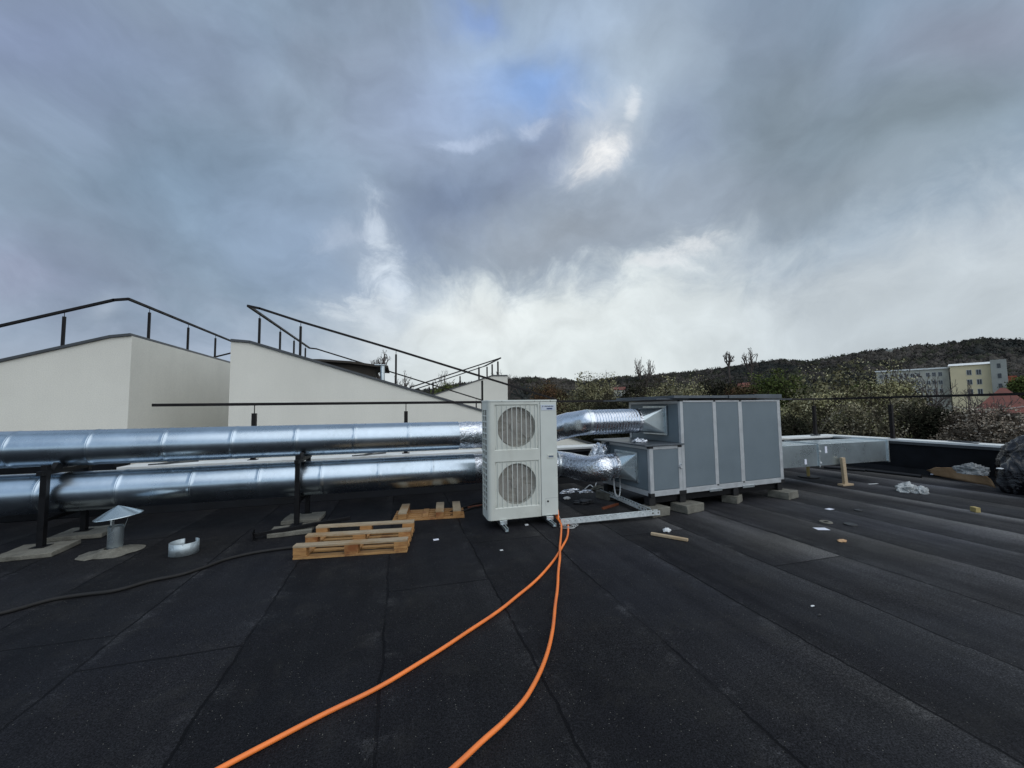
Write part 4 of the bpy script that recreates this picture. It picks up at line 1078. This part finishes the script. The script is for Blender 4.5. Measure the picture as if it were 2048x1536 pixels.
# canopy & flue on the long volume
t = thing('rooftop_canopy', 'dark curved felt canopy above the sloping volume beside a metal flue', 'canopy', tuple(PY(700, 740, 19.5)))
ca = [PY(x, y, 19.0) for x, y in ((590, 718), (640, 718), (700, 722), (750, 729), (776, 731))]
MB().prism(ca+[p-Vector((0, 0, .10)) for p in ca[::-1]], (0, 3.0, 0)).build('roof_sheet', M['canopy'], t)
cb = [PY(x, y, 19.3) for x, y in ((596, 722), (700, 726), (754, 735), (750, 742), (744, 760), (600, 760))]
MB().prism(cb, (0, 2.2, 0)).build('side_wall', M['canopy'], t)
fl = PY(765, 731, 18.6); fb_ = PY(765, 765, 18.6)
t = thing('flue_pipe', 'short bright metal flue pipe at the end of the dark canopy', 'flue', tuple(fb_))
MB().tube([fb_, fl], .10, 16).build('pipe', M['galv'], t, smooth=True)
MB().box(fl.x-.34, fl.x+.12, fl.y-.2, fl.y+.2, fl.z-.0, fl.z+.03).build('cap', M['galv'], t)

# ------------------------------------------------------------------ terrain
GZ = -10.
ridge = [(-200, 800), (700, 795), (860, 775), (940, 762), (1010, 755), (1060, 752), (1120, 754), (1165, 762), (1230, 752), (1330, 745), (1400, 739), (1470, 730), (1550, 717), (1620, 720), (1700, 706), (1740, 698), (1780, 698), (1830, 690), (1900, 684), (1960, 676), (2020, 676), (2100, 682), (2400, 700)]
az_t = []
for px, py in ridge:
    d = ray(px, py); az_t.append((math.atan2(d.x, d.y), math.atan2(d.z, math.hypot(d.x, d.y))))
az_a = np.array([a for a, _ in az_t]); el_a = np.array([e for _, e in az_t])
RR = 420.
def gz(x, y):
    r_ = math.hypot(x, y); a = math.atan2(x, y); e = float(np.interp(a, az_a, el_a))
    top = HC+RR*math.tan(e)-6.5
    k = min(1, max(0, (r_-120)/(RR-120))); k = k**1.25
    z = GZ+(top-GZ)*k
    if r_ > RR: z -= (r_-RR)*.06
    n_ = (noise.noise(Vector((x*.012, y*.012, 0)))-.3)*6*k*(1 if r_ < RR*.93 else .2)+noise.noise(Vector((x*.05, y*.05, 0)))*1.2*min(1, max(0, (r_-60)/100))
    return z+n_*(1 if r_ < RR*.93 else .3)
mb = MB(); na = 180; radii = [0, 12, 25, 45, 70, 100, 130, 165, 200, 235, 270, 305, 340, 375, 400, 420, 445, 500, 700, 1200, 3000, 5000]
rings = []
for r_ in radii[1:]:
    rings.append([mb.bm.verts.new((r_*math.sin(2*PI*j/na), r_*math.cos(2*PI*j/na), (gz(r_*math.sin(2*PI*j/na), r_*math.cos(2*PI*j/na)) if r_ < 600 else GZ))) for j in range(na)])
c0 = mb.bm.verts.new((0, 0, GZ))
for j in range(na): mb.bm.faces.new((c0, rings[0][j], rings[0][(j+1) % na]))
for i in range(len(rings)-1):
    for j in range(na): mb.bm.faces.new((rings[i][j], rings[i][(j+1) % na], rings[i+1][(j+1) % na], rings[i+1][j]))
tag(mb.build('ground', M['ground'], smooth=True, angle=180, origin=(0, 0, 0)), kind='structure')

# ------------------------------------------------------------------ vegetation
rng = np.random.default_rng(11)
def np_mesh(name, V, F, tint, mt, origin=(0, 0, 0), parent=None):
    me = bpy.data.meshes.new(name); V = np.asarray(V, dtype=np.float32)-np.asarray(origin, dtype=np.float32); F = np.asarray(F, dtype=np.int32)
    me.vertices.add(len(V)); me.vertices.foreach_set('co', V.ravel())
    k = F.shape[1]; me.loops.add(len(F)*k); me.loops.foreach_set('vertex_index', F.ravel())
    me.polygons.add(len(F)); me.polygons.foreach_set('loop_start', np.arange(0, len(F)*k, k, dtype=np.int32))
    me.update(calc_edges=True)
    at = me.attributes.new('tint', 'FLOAT_COLOR', 'FACE')
    tc = np.ones((len(F), 4), dtype=np.float32); tc[:, :3] = tint; at.data.foreach_set('color', tc.ravel())
    me.materials.append(mt)
    o = bpy.data.objects.new(name, me); C.objects.link(o)
    if parent is not None: o.parent = parent
    else: o.location = origin
    return o
def leaves(cen, size, tint, up=.0):
    n = len(cen)
    a = rng.normal(size=(n, 3)); a /= np.linalg.norm(a, axis=1)[:, None]
    b = rng.normal(size=(n, 3)); b -= (a*b).sum(1)[:, None]*a; b /= np.linalg.norm(b, axis=1)[:, None]
    s = size*(.6+.8*rng.random(n))[:, None]
    V = np.stack([cen-a*s*.5-b*s*.3, cen+a*s*.5-b*s*.15, cen+b*s*.5], 1).reshape(-1, 3)
    return V, np.arange(3*n).reshape(-1, 3), tint
def prisms(segs):
    P0 = np.array([s[0] for s in segs]); P1 = np.array([s[1] for s in segs]); r0_ = np.array([s[2] for s in segs])[:, None]; r1_ = np.array([s[3] for s in segs])[:, None]
    d = P1-P0; d /= np.maximum(np.linalg.norm(d, axis=1)[:, None], 1e-6)
    ref = np.where(np.abs(d[:, 2:3]) < .9, np.array([[0, 0, 1.]]), np.array([[1., 0, 0]]))
    u = np.cross(d, ref); u /= np.linalg.norm(u, axis=1)[:, None]; v = np.cross(d, u)
    V = []; n = 4
    for k in range(n):
        a = 2*PI*k/n; V.append(P0+(u*math.cos(a)+v*math.sin(a))*r0_)
    for k in range(n):
        a = 2*PI*k/n; V.append(P1+(u*math.cos(a)+v*math.sin(a))*r1_)
    V = np.stack(V, 1).reshape(-1, 3); m_ = len(segs); base = (np.arange(m_)*8)[:, None]
    F = np.concatenate([base+np.array([[k, (k+1) % 4, 4+(k+1) % 4, 4+k]]) for k in range(4)], 0)
    return V, F
KIND = {
 'spring': dict(cols=[(.35, .32, .17), (.24, .23, .11), (.44, .41, .26), (.10, .09, .05), (.05, .042, .028)], bark=(.045, .036, .026), dens=1., leaf=.17),
 'blossom': dict(cols=[(.26, .23, .15), (.17, .15, .09), (.11, .11, .05), (.30, .27, .20), (.06, .05, .035)], bark=(.045, .034, .028), dens=1., leaf=.15),
 'pink': dict(cols=[(.27, .225, .175), (.19, .15, .115), (.11, .09, .065), (.32, .28, .23), (.07, .055, .04)], bark=(.045, .034, .028), dens=1.05, leaf=.14),
 'green': dict(cols=[(.075, .10, .028), (.055, .07, .022), (.11, .13, .04)], bark=(.035, .030, .022), dens=1.1, leaf=.18),
 'dark': dict(cols=[(.030, .030, .018), (.045, .040, .026), (.022, .024, .014)], bark=(.026, .021, .018), dens=1.0, leaf=.18),
 'rust': dict(cols=[(.15, .085, .045), (.10, .065, .035), (.075, .065, .03)], bark=(.04, .028, .022), dens=.9, leaf=.17),
 'bare': dict(cols=[(.10, .085, .075)], bark=(.095, .08, .072), dens=.0, leaf=.1),
}
def tree(name, label, cat, px, top_py, wpx, dist, kind, group, seed, base=None, shrub=False, dens=1.):
    rd = random.Random(seed); K = KIND[kind]
    topP = PD(px, top_py, dist); x, y = topP.x, topP.y; b0 = gz(x, y)
    Hh = topP.z-b0; Wd = wpx/FPX*dist/2*1.0
    zf = (CF.x*x+CF.y*y)/dist
    Wd *= zf
    t = thing(name, label, cat, (x, y, b0), rd.random()*6, group)
    segs = []; tips = []
    th = max(Hh*(.14 if shrub else .28), Hh-Wd*(2.1 if kind != 'bare' else 2.6))
    def grow(p, d, L_, r_, lev, maxl):
        q_ = p+d*L_; segs.append((tuple(p), tuple(q_), r_, r_*.72, lev))
        if lev >= maxl: tips.append((p, q_)); return
        nb_ = rd.choice((2, 3, 3)) if lev < 3 else 2
        for k in range(nb_):
            nd = (d*(.75 if lev < 2 else .6)+Vector((rd.gauss(0, .55), rd.gauss(0, .55), rd.gauss(.12, .32)))).normalized()
            grow(q_, nd, L_*rd.uniform(.62, .86), r_*.66, lev+1, maxl)
    maxl = 6 if kind != 'bare' else (7 if dist < 90 else 5)
    rt0 = .016*Hh
    q_ = Vector((rd.gauss(0, .05)*Hh, rd.gauss(0, .05)*Hh, th)); segs.append(((0, 0, -.3), tuple(q_), rt0, rt0*.8, 0))
    nl = 5 if shrub else 4
    for k in range(nl):
        a = 2*PI*(k+rd.random()*.6)/nl
        grow(q_, Vector((math.cos(a)*.75, math.sin(a)*.75, rd.uniform(.45, 1.2))).normalized(), (Hh-th)*.26, rt0*.62, 1, maxl)
    pts_ = np.array([s[1] for s in segs]); 
    # fit the branching to the wanted width and height
    sx = Wd/max(1e-3, np.percentile(np.hypot(pts_[:, 0], pts_[:, 1]), 88)); sz = (Hh-th)/max(1e-3, np.percentile(pts_[:, 2], 99.3)-th)
    f = lambda p: (p[0]*sx, p[1]*sx, th+(p[2]-th)*sz if p[2] > th else p[2])
    segs = [(f(s[0]), f(s[1]), s[2], s[3], s[4]) for s in segs]
    big = [s for s in segs if s[4] <= 2]; small = [s for s in segs if s[4] > 2]
    rmin = dist*((.00036 if dist < 90 else .00022) if kind == 'bare' else .0005)
    big = [(s[0], s[1], max(s[2], rmin*1.6), max(s[3], rmin*1.3)) for s in big]; small = [(s[0], s[1], max(s[2], rmin), max(s[3], rmin*.6)) for s in small]
    V, F = prisms(big); np_mesh('trunk', V, F, np.array(K['bark'])*.9, M['bark'], parent=t)
    V, F = prisms(small); VV, FF = V, F; 
    tw = np.repeat(np.array([K['bark']]), len(F), 0)*(.7+.9*rng.random((len(F), 1)))
    # twig fans
    if K['dens'] > 0:
        n = int(11000*K['dens']*dens*(2.0 if dist < 36 else 1.15))
        seg = np.array([(*s[0], *s[1]) for s in small]); idx = rng.integers(0, len(seg), n); k = rng.random((n, 1))
        cen = seg[idx, :3]*(1-k)+seg[idx, 3:]*k+rng.normal(size=(n, 3))*np.array([[.07*Wd+.10]*2+[.05*Wd+.12]])
        if kind != 'bare':
            mv = n*6//10; u = rng.normal(size=(mv, 3)); u /= np.linalg.norm(u, axis=1)[:, None]
            rad = rng.random((mv, 1))**.36
            lobes = np.array([noise.noise(Vector(p)*2.1+Vector((seed*.7, 0, 0))) for p in u])[:, None]
            cy = np.array([0, 0, th+(Hh-th)*.46])
            cv_ = u*rad*(1+.45*lobes)*np.array([Wd*1.0, Wd*1.0, (Hh-th)*.54])+cy
            shoots = rng.random((mv, 1)) < .05
            cv_[:, 2:3] += shoots*rng.random((mv, 1))*.16*(Hh-th)
            keep = np.array([noise.noise(Vector(p)*(1.5/max(Wd*.35, .5))+Vector((0, seed, 0))) > -.16 for p in cv_])
            cen[:mv][keep] = cv_[keep]
        cols = np.array(K['cols']); 
        lump = np.array([noise.noise(Vector(c)*(2.2/max(Wd, 1))+Vector((seed, 0, 0))) for c in cen])
        ci = np.clip(((lump*1.5+.5)*len(cols)+rng.normal(size=n)*.55).astype(int), 0, len(cols)-1)
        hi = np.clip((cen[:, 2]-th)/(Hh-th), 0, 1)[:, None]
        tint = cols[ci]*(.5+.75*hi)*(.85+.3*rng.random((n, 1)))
        size = np.full((n, 1), max(K['leaf']*.45, dist*.0030))
        rad_ = np.hypot(cen[:, 0], cen[:, 1])[:, None]; cen[:, :2] *= np.minimum(1, Wd*1.12/np.maximum(rad_, 1e-3)); cen[:, 2] = np.minimum(cen[:, 2], Hh*1.0+.15*np.abs(rng.normal(size=n)))
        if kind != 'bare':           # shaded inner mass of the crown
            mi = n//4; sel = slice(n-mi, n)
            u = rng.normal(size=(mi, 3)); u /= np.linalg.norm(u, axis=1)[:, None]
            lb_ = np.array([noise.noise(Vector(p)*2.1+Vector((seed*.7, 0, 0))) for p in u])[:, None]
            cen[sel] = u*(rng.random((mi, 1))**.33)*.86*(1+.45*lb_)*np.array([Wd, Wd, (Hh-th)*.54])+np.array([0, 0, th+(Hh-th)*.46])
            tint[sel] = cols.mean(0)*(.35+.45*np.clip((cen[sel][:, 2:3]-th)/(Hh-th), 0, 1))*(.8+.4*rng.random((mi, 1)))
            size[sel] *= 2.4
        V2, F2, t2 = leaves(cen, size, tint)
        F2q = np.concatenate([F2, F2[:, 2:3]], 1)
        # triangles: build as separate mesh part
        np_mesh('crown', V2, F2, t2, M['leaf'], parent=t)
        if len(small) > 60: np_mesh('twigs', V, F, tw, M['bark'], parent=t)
    else:
        np_mesh('crown', V, F, tw, M['bark'], parent=t)
    return t
TR = [
 # px, top, width, dist, kind, label
 (1100, 764, 110, 62, 'rust', 'rusty brown bush right behind the tall unit, below the ridge'),
 (1182, 750, 145, 48, 'spring', 'pale yellow green bush above the upper elbow'),
 (1275, 762, 120, 60, 'dark', 'dark leafless thicket tree left of the housing roof'),
 (1352, 755, 155, 46, 'spring', 'yellow green bush with upright shoots over the middle of the housing'),
 (1435, 758, 110, 58, 'dark', 'dark brushy tree above the right panels of the housing'),
 (1490, 770, 90, 50, 'rust', 'reddish twiggy bush above the right end of the housing'),
 (1545, 742, 130, 52, 'green', 'green budding tree just right of the housing roof end'),
 (1685, 728, 230, 40, 'spring', 'broad yellow green tree in early leaf left of the school'),
 (1620, 790, 130, 30, 'spring', 'twiggy tree low behind the handrail post right of the housing'),
 (1770, 762, 110, 44, 'spring', 'budding tree in front of the left wing of the school'),
 (1850, 735, 120, 56, 'bare', 'dark bare tree standing before the middle of the school'),
 (1806, 800, 110, 34, 'blossom', 'pale blossoming tree below the school wing'),
 (1700, 815, 150, 27, 'blossom', 'twiggy pale tree behind the corner of the parapet'),
 (1905, 770, 130, 46, 'bare', 'bare dark tree below the cream block of the school'),
 (1885, 815, 110, 30, 'dark', 'dark scrub tree left of the pink blossom'),
 (1975, 822, 150, 22, 'pink', 'pinkish blossoming tree in front of the red roofed house'),
 (2055, 850, 110, 20, 'pink', 'pinkish blossoming tree at the right edge above the parapet'),
 (2060, 752, 90, 75, 'green', 'green tree at the right edge beside the red annex'),
 (1575, 835, 110, 24, 'dark', 'dark ivy covered tree right beside the housing edge'),
 (1720, 765, 80, 55, 'green', 'dark green tree between the broad tree and the school'),
 (890, 768, 100, 48, 'green', 'green bush seen between the two sloping roofs'),
 (765, 702, 50, 60, 'bare', 'slender bare tree behind the metal flue'),
 (800, 745, 60, 55, 'bare', 'low bare tree right of the metal flue'),
 (900, 742, 80, 60, 'bare', 'bare tree rising over the green bush between the roofs'),
 (1010, 742, 60, 60, 'bare', 'bare tree peeping over the small distant volume'),
 (1282, 716, 55, 95, 'bare', 'thin bare tree breaking the skyline above the housing'),
 (1456, 702, 24, 120, 'bare', 'thin forked bare tree on the skyline'),
 (1496, 697, 40, 120, 'bare', 'pair of wispy bare stems right of the forked tree on the skyline'),
 (1050, 800, 120, 45, 'dark', 'dark brush behind the top of the tall unit'),
 (1230, 795, 150, 35, 'dark', 'dark brush directly behind the upper flexible hose'),
]
for i, (px, tp, wd, ds, kd, lb) in enumerate(TR):
    sh = kd not in ('bare',) and ds < 70 and wd >= 100
    tree('bush' if sh else 'tree', lb, 'bush' if sh else 'tree', px, tp, wd, ds, kd, 'trees and bushes beyond the roof', 100+i, shrub=sh, dens=1.5 if wd > 140 else 1.)
# undergrowth and hillside wood
ico = bmesh.new(); bmesh.ops.create_icosphere(ico, subdivisions=1, radius=1)
IV = np.array([v.co[:] for v in ico.verts]); IF = np.array([[v.index for v in f.verts] for f in ico.faces]); ico.free()
def wood(name, n, rlo, rhi, pxlo, pxhi, size, cols, nl, hfrac, seed, lab, avoid=None):
    rg = np.random.default_rng(seed); Vs, Fs, Ts = [], [], []; off = 0; cols = np.array(cols)
    cen = []
    for i in range(n):
        r_ = math.sqrt(rg.random())*(rhi-rlo)+rlo; d = ray(pxlo+(pxhi-pxlo)*rg.random(), 800); a = math.atan2(d.x, d.y)
        x, y = r_*math.sin(a), r_*math.cos(a)
        if avoid and avoid(x, y): continue
        s_ = size*(.6+.8*rg.random())*(1 if r_ > 200 else .8); z = gz(x, y)
        lump = noise.noise(Vector((x*.016, y*.016, 5)))*1.3+noise.noise(Vector((x*.06, y*.06, 2)))*.6
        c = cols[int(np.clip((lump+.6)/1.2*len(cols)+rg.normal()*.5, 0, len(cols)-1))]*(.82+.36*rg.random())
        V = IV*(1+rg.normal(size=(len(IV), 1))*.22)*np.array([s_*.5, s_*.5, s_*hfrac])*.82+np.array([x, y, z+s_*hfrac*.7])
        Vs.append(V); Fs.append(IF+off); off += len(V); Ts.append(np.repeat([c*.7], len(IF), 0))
        if nl:
            u = rg.normal(size=(nl, 3)); u /= np.linalg.norm(u, axis=1)[:, None]; u[:, 2] = np.abs(u[:, 2])*1.0-.15
            cc_ = u*np.array([s_*.5, s_*.5, s_*hfrac])*(.85+.35*rg.random((nl, 1)))+np.array([x, y, z+s_*hfrac*.7])
            sz = r_*.0022+.05
            V = np.stack([cc_+rg.normal(size=(nl, 3))*sz*.55*np.array([1, 1, 1.3]) for _ in range(3)], 1).reshape(-1, 3)
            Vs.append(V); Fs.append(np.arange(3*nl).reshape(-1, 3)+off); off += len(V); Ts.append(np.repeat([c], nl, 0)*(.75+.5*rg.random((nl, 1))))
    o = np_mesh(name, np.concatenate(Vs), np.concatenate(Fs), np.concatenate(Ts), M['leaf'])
    return tag(o, lab, 'woodland', kind='stuff')
dk = [(.034, .037, .034), (.047, .047, .040), (.062, .056, .050), (.054, .056, .038), (.084, .074, .066), (.105, .094, .080)]  # wood colours lightened and greyed to paint in distance haze
def av(x, y):
    for bx_, by_, rr_ in AVOID:
        if math.hypot(x-bx_, y-by_) < rr_: return True
    return False
sc = PD(1880, 760, 150); h1 = PD(2010, 810, 62); hs = PD(1238, 775, 130)
AVOID = [(sc.x, sc.y, 26), (sc.x+6, sc.y-18, 16), (h1.x, h1.y, 9), (hs.x, hs.y, 3)]
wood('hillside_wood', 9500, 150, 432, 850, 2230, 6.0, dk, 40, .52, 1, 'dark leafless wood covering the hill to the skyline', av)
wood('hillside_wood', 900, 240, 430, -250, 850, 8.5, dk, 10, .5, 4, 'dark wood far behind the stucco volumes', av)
wood('undergrowth', 2600, 34, 155, 960, 2230, 3.6, [(.020, .020, .014), (.030, .027, .018), (.045, .040, .026), (.060, .058, .030), (.085, .075, .05)], 46, .55, 2, 'dark tangled undergrowth between roof and hill', av)
wood('undergrowth', 420, 14, 38, 1150, 2230, 2.6, [(.018, .018, .012), (.028, .025, .017), (.05, .045, .03), (.075, .068, .04)], 200, .6, 3, 'twiggy scrub just beyond the parapet')

# ------------------------------------------------------------------ distant buildings
def facing(px, dist): return math.atan2(*(-PD(px, 800, dist).xy)[::-1]) if False else 0
def bld(name, label, px0, px1, ptop, dist, depth, mt, roof='flat', wins=(), rmt=None, turn=0., zb=None, over=.3, name_cat='building'):
    a = PD(px0, ptop, dist); b_ = PD(px1, ptop, dist*1.0)
    c = (a+b_)/2; w_ = (b_-a).xy.length/2; rz = math.atan2((b_-a).y, (b_-a).x)+turn
    zt = (a.z+b_.z)/2; z0_ = gz(c.x, c.y)-1.5 if zb is None else zb
    t = thing(name, label, name_cat, (c.x, c.y, z0_), rz); h = zt-z0_
    wl = MB().box(-w_, w_, 0, depth, 0, h).build('wall', mt, t, local=True)
    if roof == 'flat':
        MB().box(-w_-over, w_+over, -over, depth+over, h+.01, h+.35).build('roof', rmt or M['palew'], t, local=True)
    elif roof == 'hip':
        hh = roof_h
        mb = MB(); lo = [(-w_-over, -over, h), (w_+over, -over, h), (w_+over, depth+over, h), (-w_-over, depth+over, h)]
        r1_, r2_ = (-w_*.12, depth/2, h+hh), (w_*.12, depth/2, h+hh)
        vs = [mb.bm.verts.new(p) for p in lo+[r1_, r2_]]
        for f in ((0, 1, 5, 4), (1, 2, 5), (2, 3, 4, 5), (3, 0, 4), (3, 2, 1, 0)): mb.bm.faces.new([vs[i] for i in f])
        mb.build('roof', rmt, t, local=True)
    elif roof == 'gable':
        mb = MB(); hh = roof_h
        mb.prism([(-w_-over, -over, h+.01), (-w_-over, depth+over, h+.01), (-w_-over, depth/2, h+hh)], (2*w_+2*over, 0, 0)); mb.build('roof', rmt, t, local=True)
    for (fx, fz_, ww, wh) in wins:      # fraction along, metres below top
        x = -w_+2*w_*fx
        fr_ = MB().box(x-ww/2, x+ww/2, -.06, .02, h-fz_-wh, h-fz_).build('window', M['frame'], t, local=True)
        e_ = min(.12, ww*.09); MB().box(x-ww/2+e_, x-e_*.4, -.075, -.061, h-fz_-wh+e_, h-fz_-e_).box(x+e_*.4, x+ww/2-e_, -.075, -.061, h-fz_-wh+e_, h-fz_-e_).build('pane', M['glass'], fr_, local=True)
    return t
SD = 140
wn_ = []
for r_ in range(3):
    for fx in (.43, .64): wn_.append((fx, 1.1+r_*2.25, .80, 1.25))
roof_h = .9
sb = bld('school_building', 'cream three storey school block with paired square windows and grey stair tower', 1899, 1990, 730, SD, 12, M['cream'], 'gable', wn_, M['coping'])
tw_ = PD(1999, 719, SD-1)
MB().box(-1.35, .9, -.5, 2, 0, tw_.z-gz(tw_.x, tw_.y)+2, Matrix.Translation((tw_.x, tw_.y, gz(tw_.x, tw_.y)-2)) @ Matrix.Rotation(sb.rotation_euler.z, 4, 'Z')).build('stair_tower', M['greyr'], sb)
tm = Matrix.Translation((tw_.x, tw_.y, tw_.z)) @ Matrix.Rotation(sb.rotation_euler.z, 4, 'Z')
for k in range(3): MB().box(-.45, .05, -.56, -.5, -1.9-2.25*k, -.9-2.25*k, tm).build('tower_window', M['glass'], sb)
wn_ = [(fx, .75+r_*2.05, .72, 1.05) for r_ in range(3) for fx in (.07, .15, .23, .36, .44, .52, .60, .73, .81, .89)]
bld('school_building', 'long low pale school wing with rows of windows left of the cream block', 1752, 1897, 741, SD+2, 12, M['palew'], 'flat', wn_, M['coping'])
bld('annex_building', 'small red annex right of the grey stair tower', 2008, 2030, 755, SD+8, 8, M['redr'], 'flat', [(.5, 1.2, 1.6, 1.6)], M['redr'])
roof_h = 2.6
bld('house', 'house with a steep orange red hipped roof at the right edge', 1962, 2062, 826, 62, 9, M['palew'], 'hip', [(.3, 1.2, 1.3, 1.3), (.7, 1.2, 1.3, 1.3)], M['tile'], over=.7)
roof_h = 1.3
bld('house', 'small house with orange roof and cream wall beyond the elbow duct', 1226, 1250, 780, 150, 7, M['palew'], 'gable', [(.5, 1, 1.5, 1.2)], M['tile'])
bld('shed', 'low grey building with flat roof under the school', 1815, 1862, 814, 75, 7, M['greyr'], 'flat', (), M['flash'], turn=.1)
bld('house', 'tiny white house among trees on the hill crest', 1772, 1786, 700, 400, 10, M['palew'], 'flat', (), M['coping'], name_cat='house')
bld('house', 'tiny white house on the slope behind the red annex', 2022, 2040, 740, 300, 10, M['palew'], 'flat', (), M['coping'], name_cat='house')
roof_h = 1.2
bld('house', 'small house with orange roof peeping above the right end of the housing', 1478, 1498, 774, 110, 6, M['palew'], 'gable', [(.5, 1, 1.4, 1.1)], M['tile'])
# street lamp + wire
lp = PD(1838, 798, 55)
t = thing('street_lamp', 'street lamp with a pale head standing among the trees below the school', 'street lamp', (lp.x, lp.y, gz(lp.x, lp.y)))
MB().tube([(lp.x+.8, lp.y, gz(lp.x, lp.y)), (lp.x+.8, lp.y, lp.z-.1), (lp.x, lp.y, lp.z)], .05, 8).build('pole', M['greyr'], t)
MB().box(lp.x-.4, lp.x+.35, lp.y-.15, lp.y+.15, lp.z-.02, lp.z+.14).build('lamp_head', M['white'], t, bevel=.03)
w0 = lp+Vector((.2, 0, 0)); w1 = PD(2060, 812, 60)
tag(MB().tube(smooth_path([w0, (w0+w1)/2-Vector((0, 0, .7)), w1], 10), .022, 5).build('overhead_wire', M['wires']), 'thin overhead wire running right from the street lamp', 'wire')
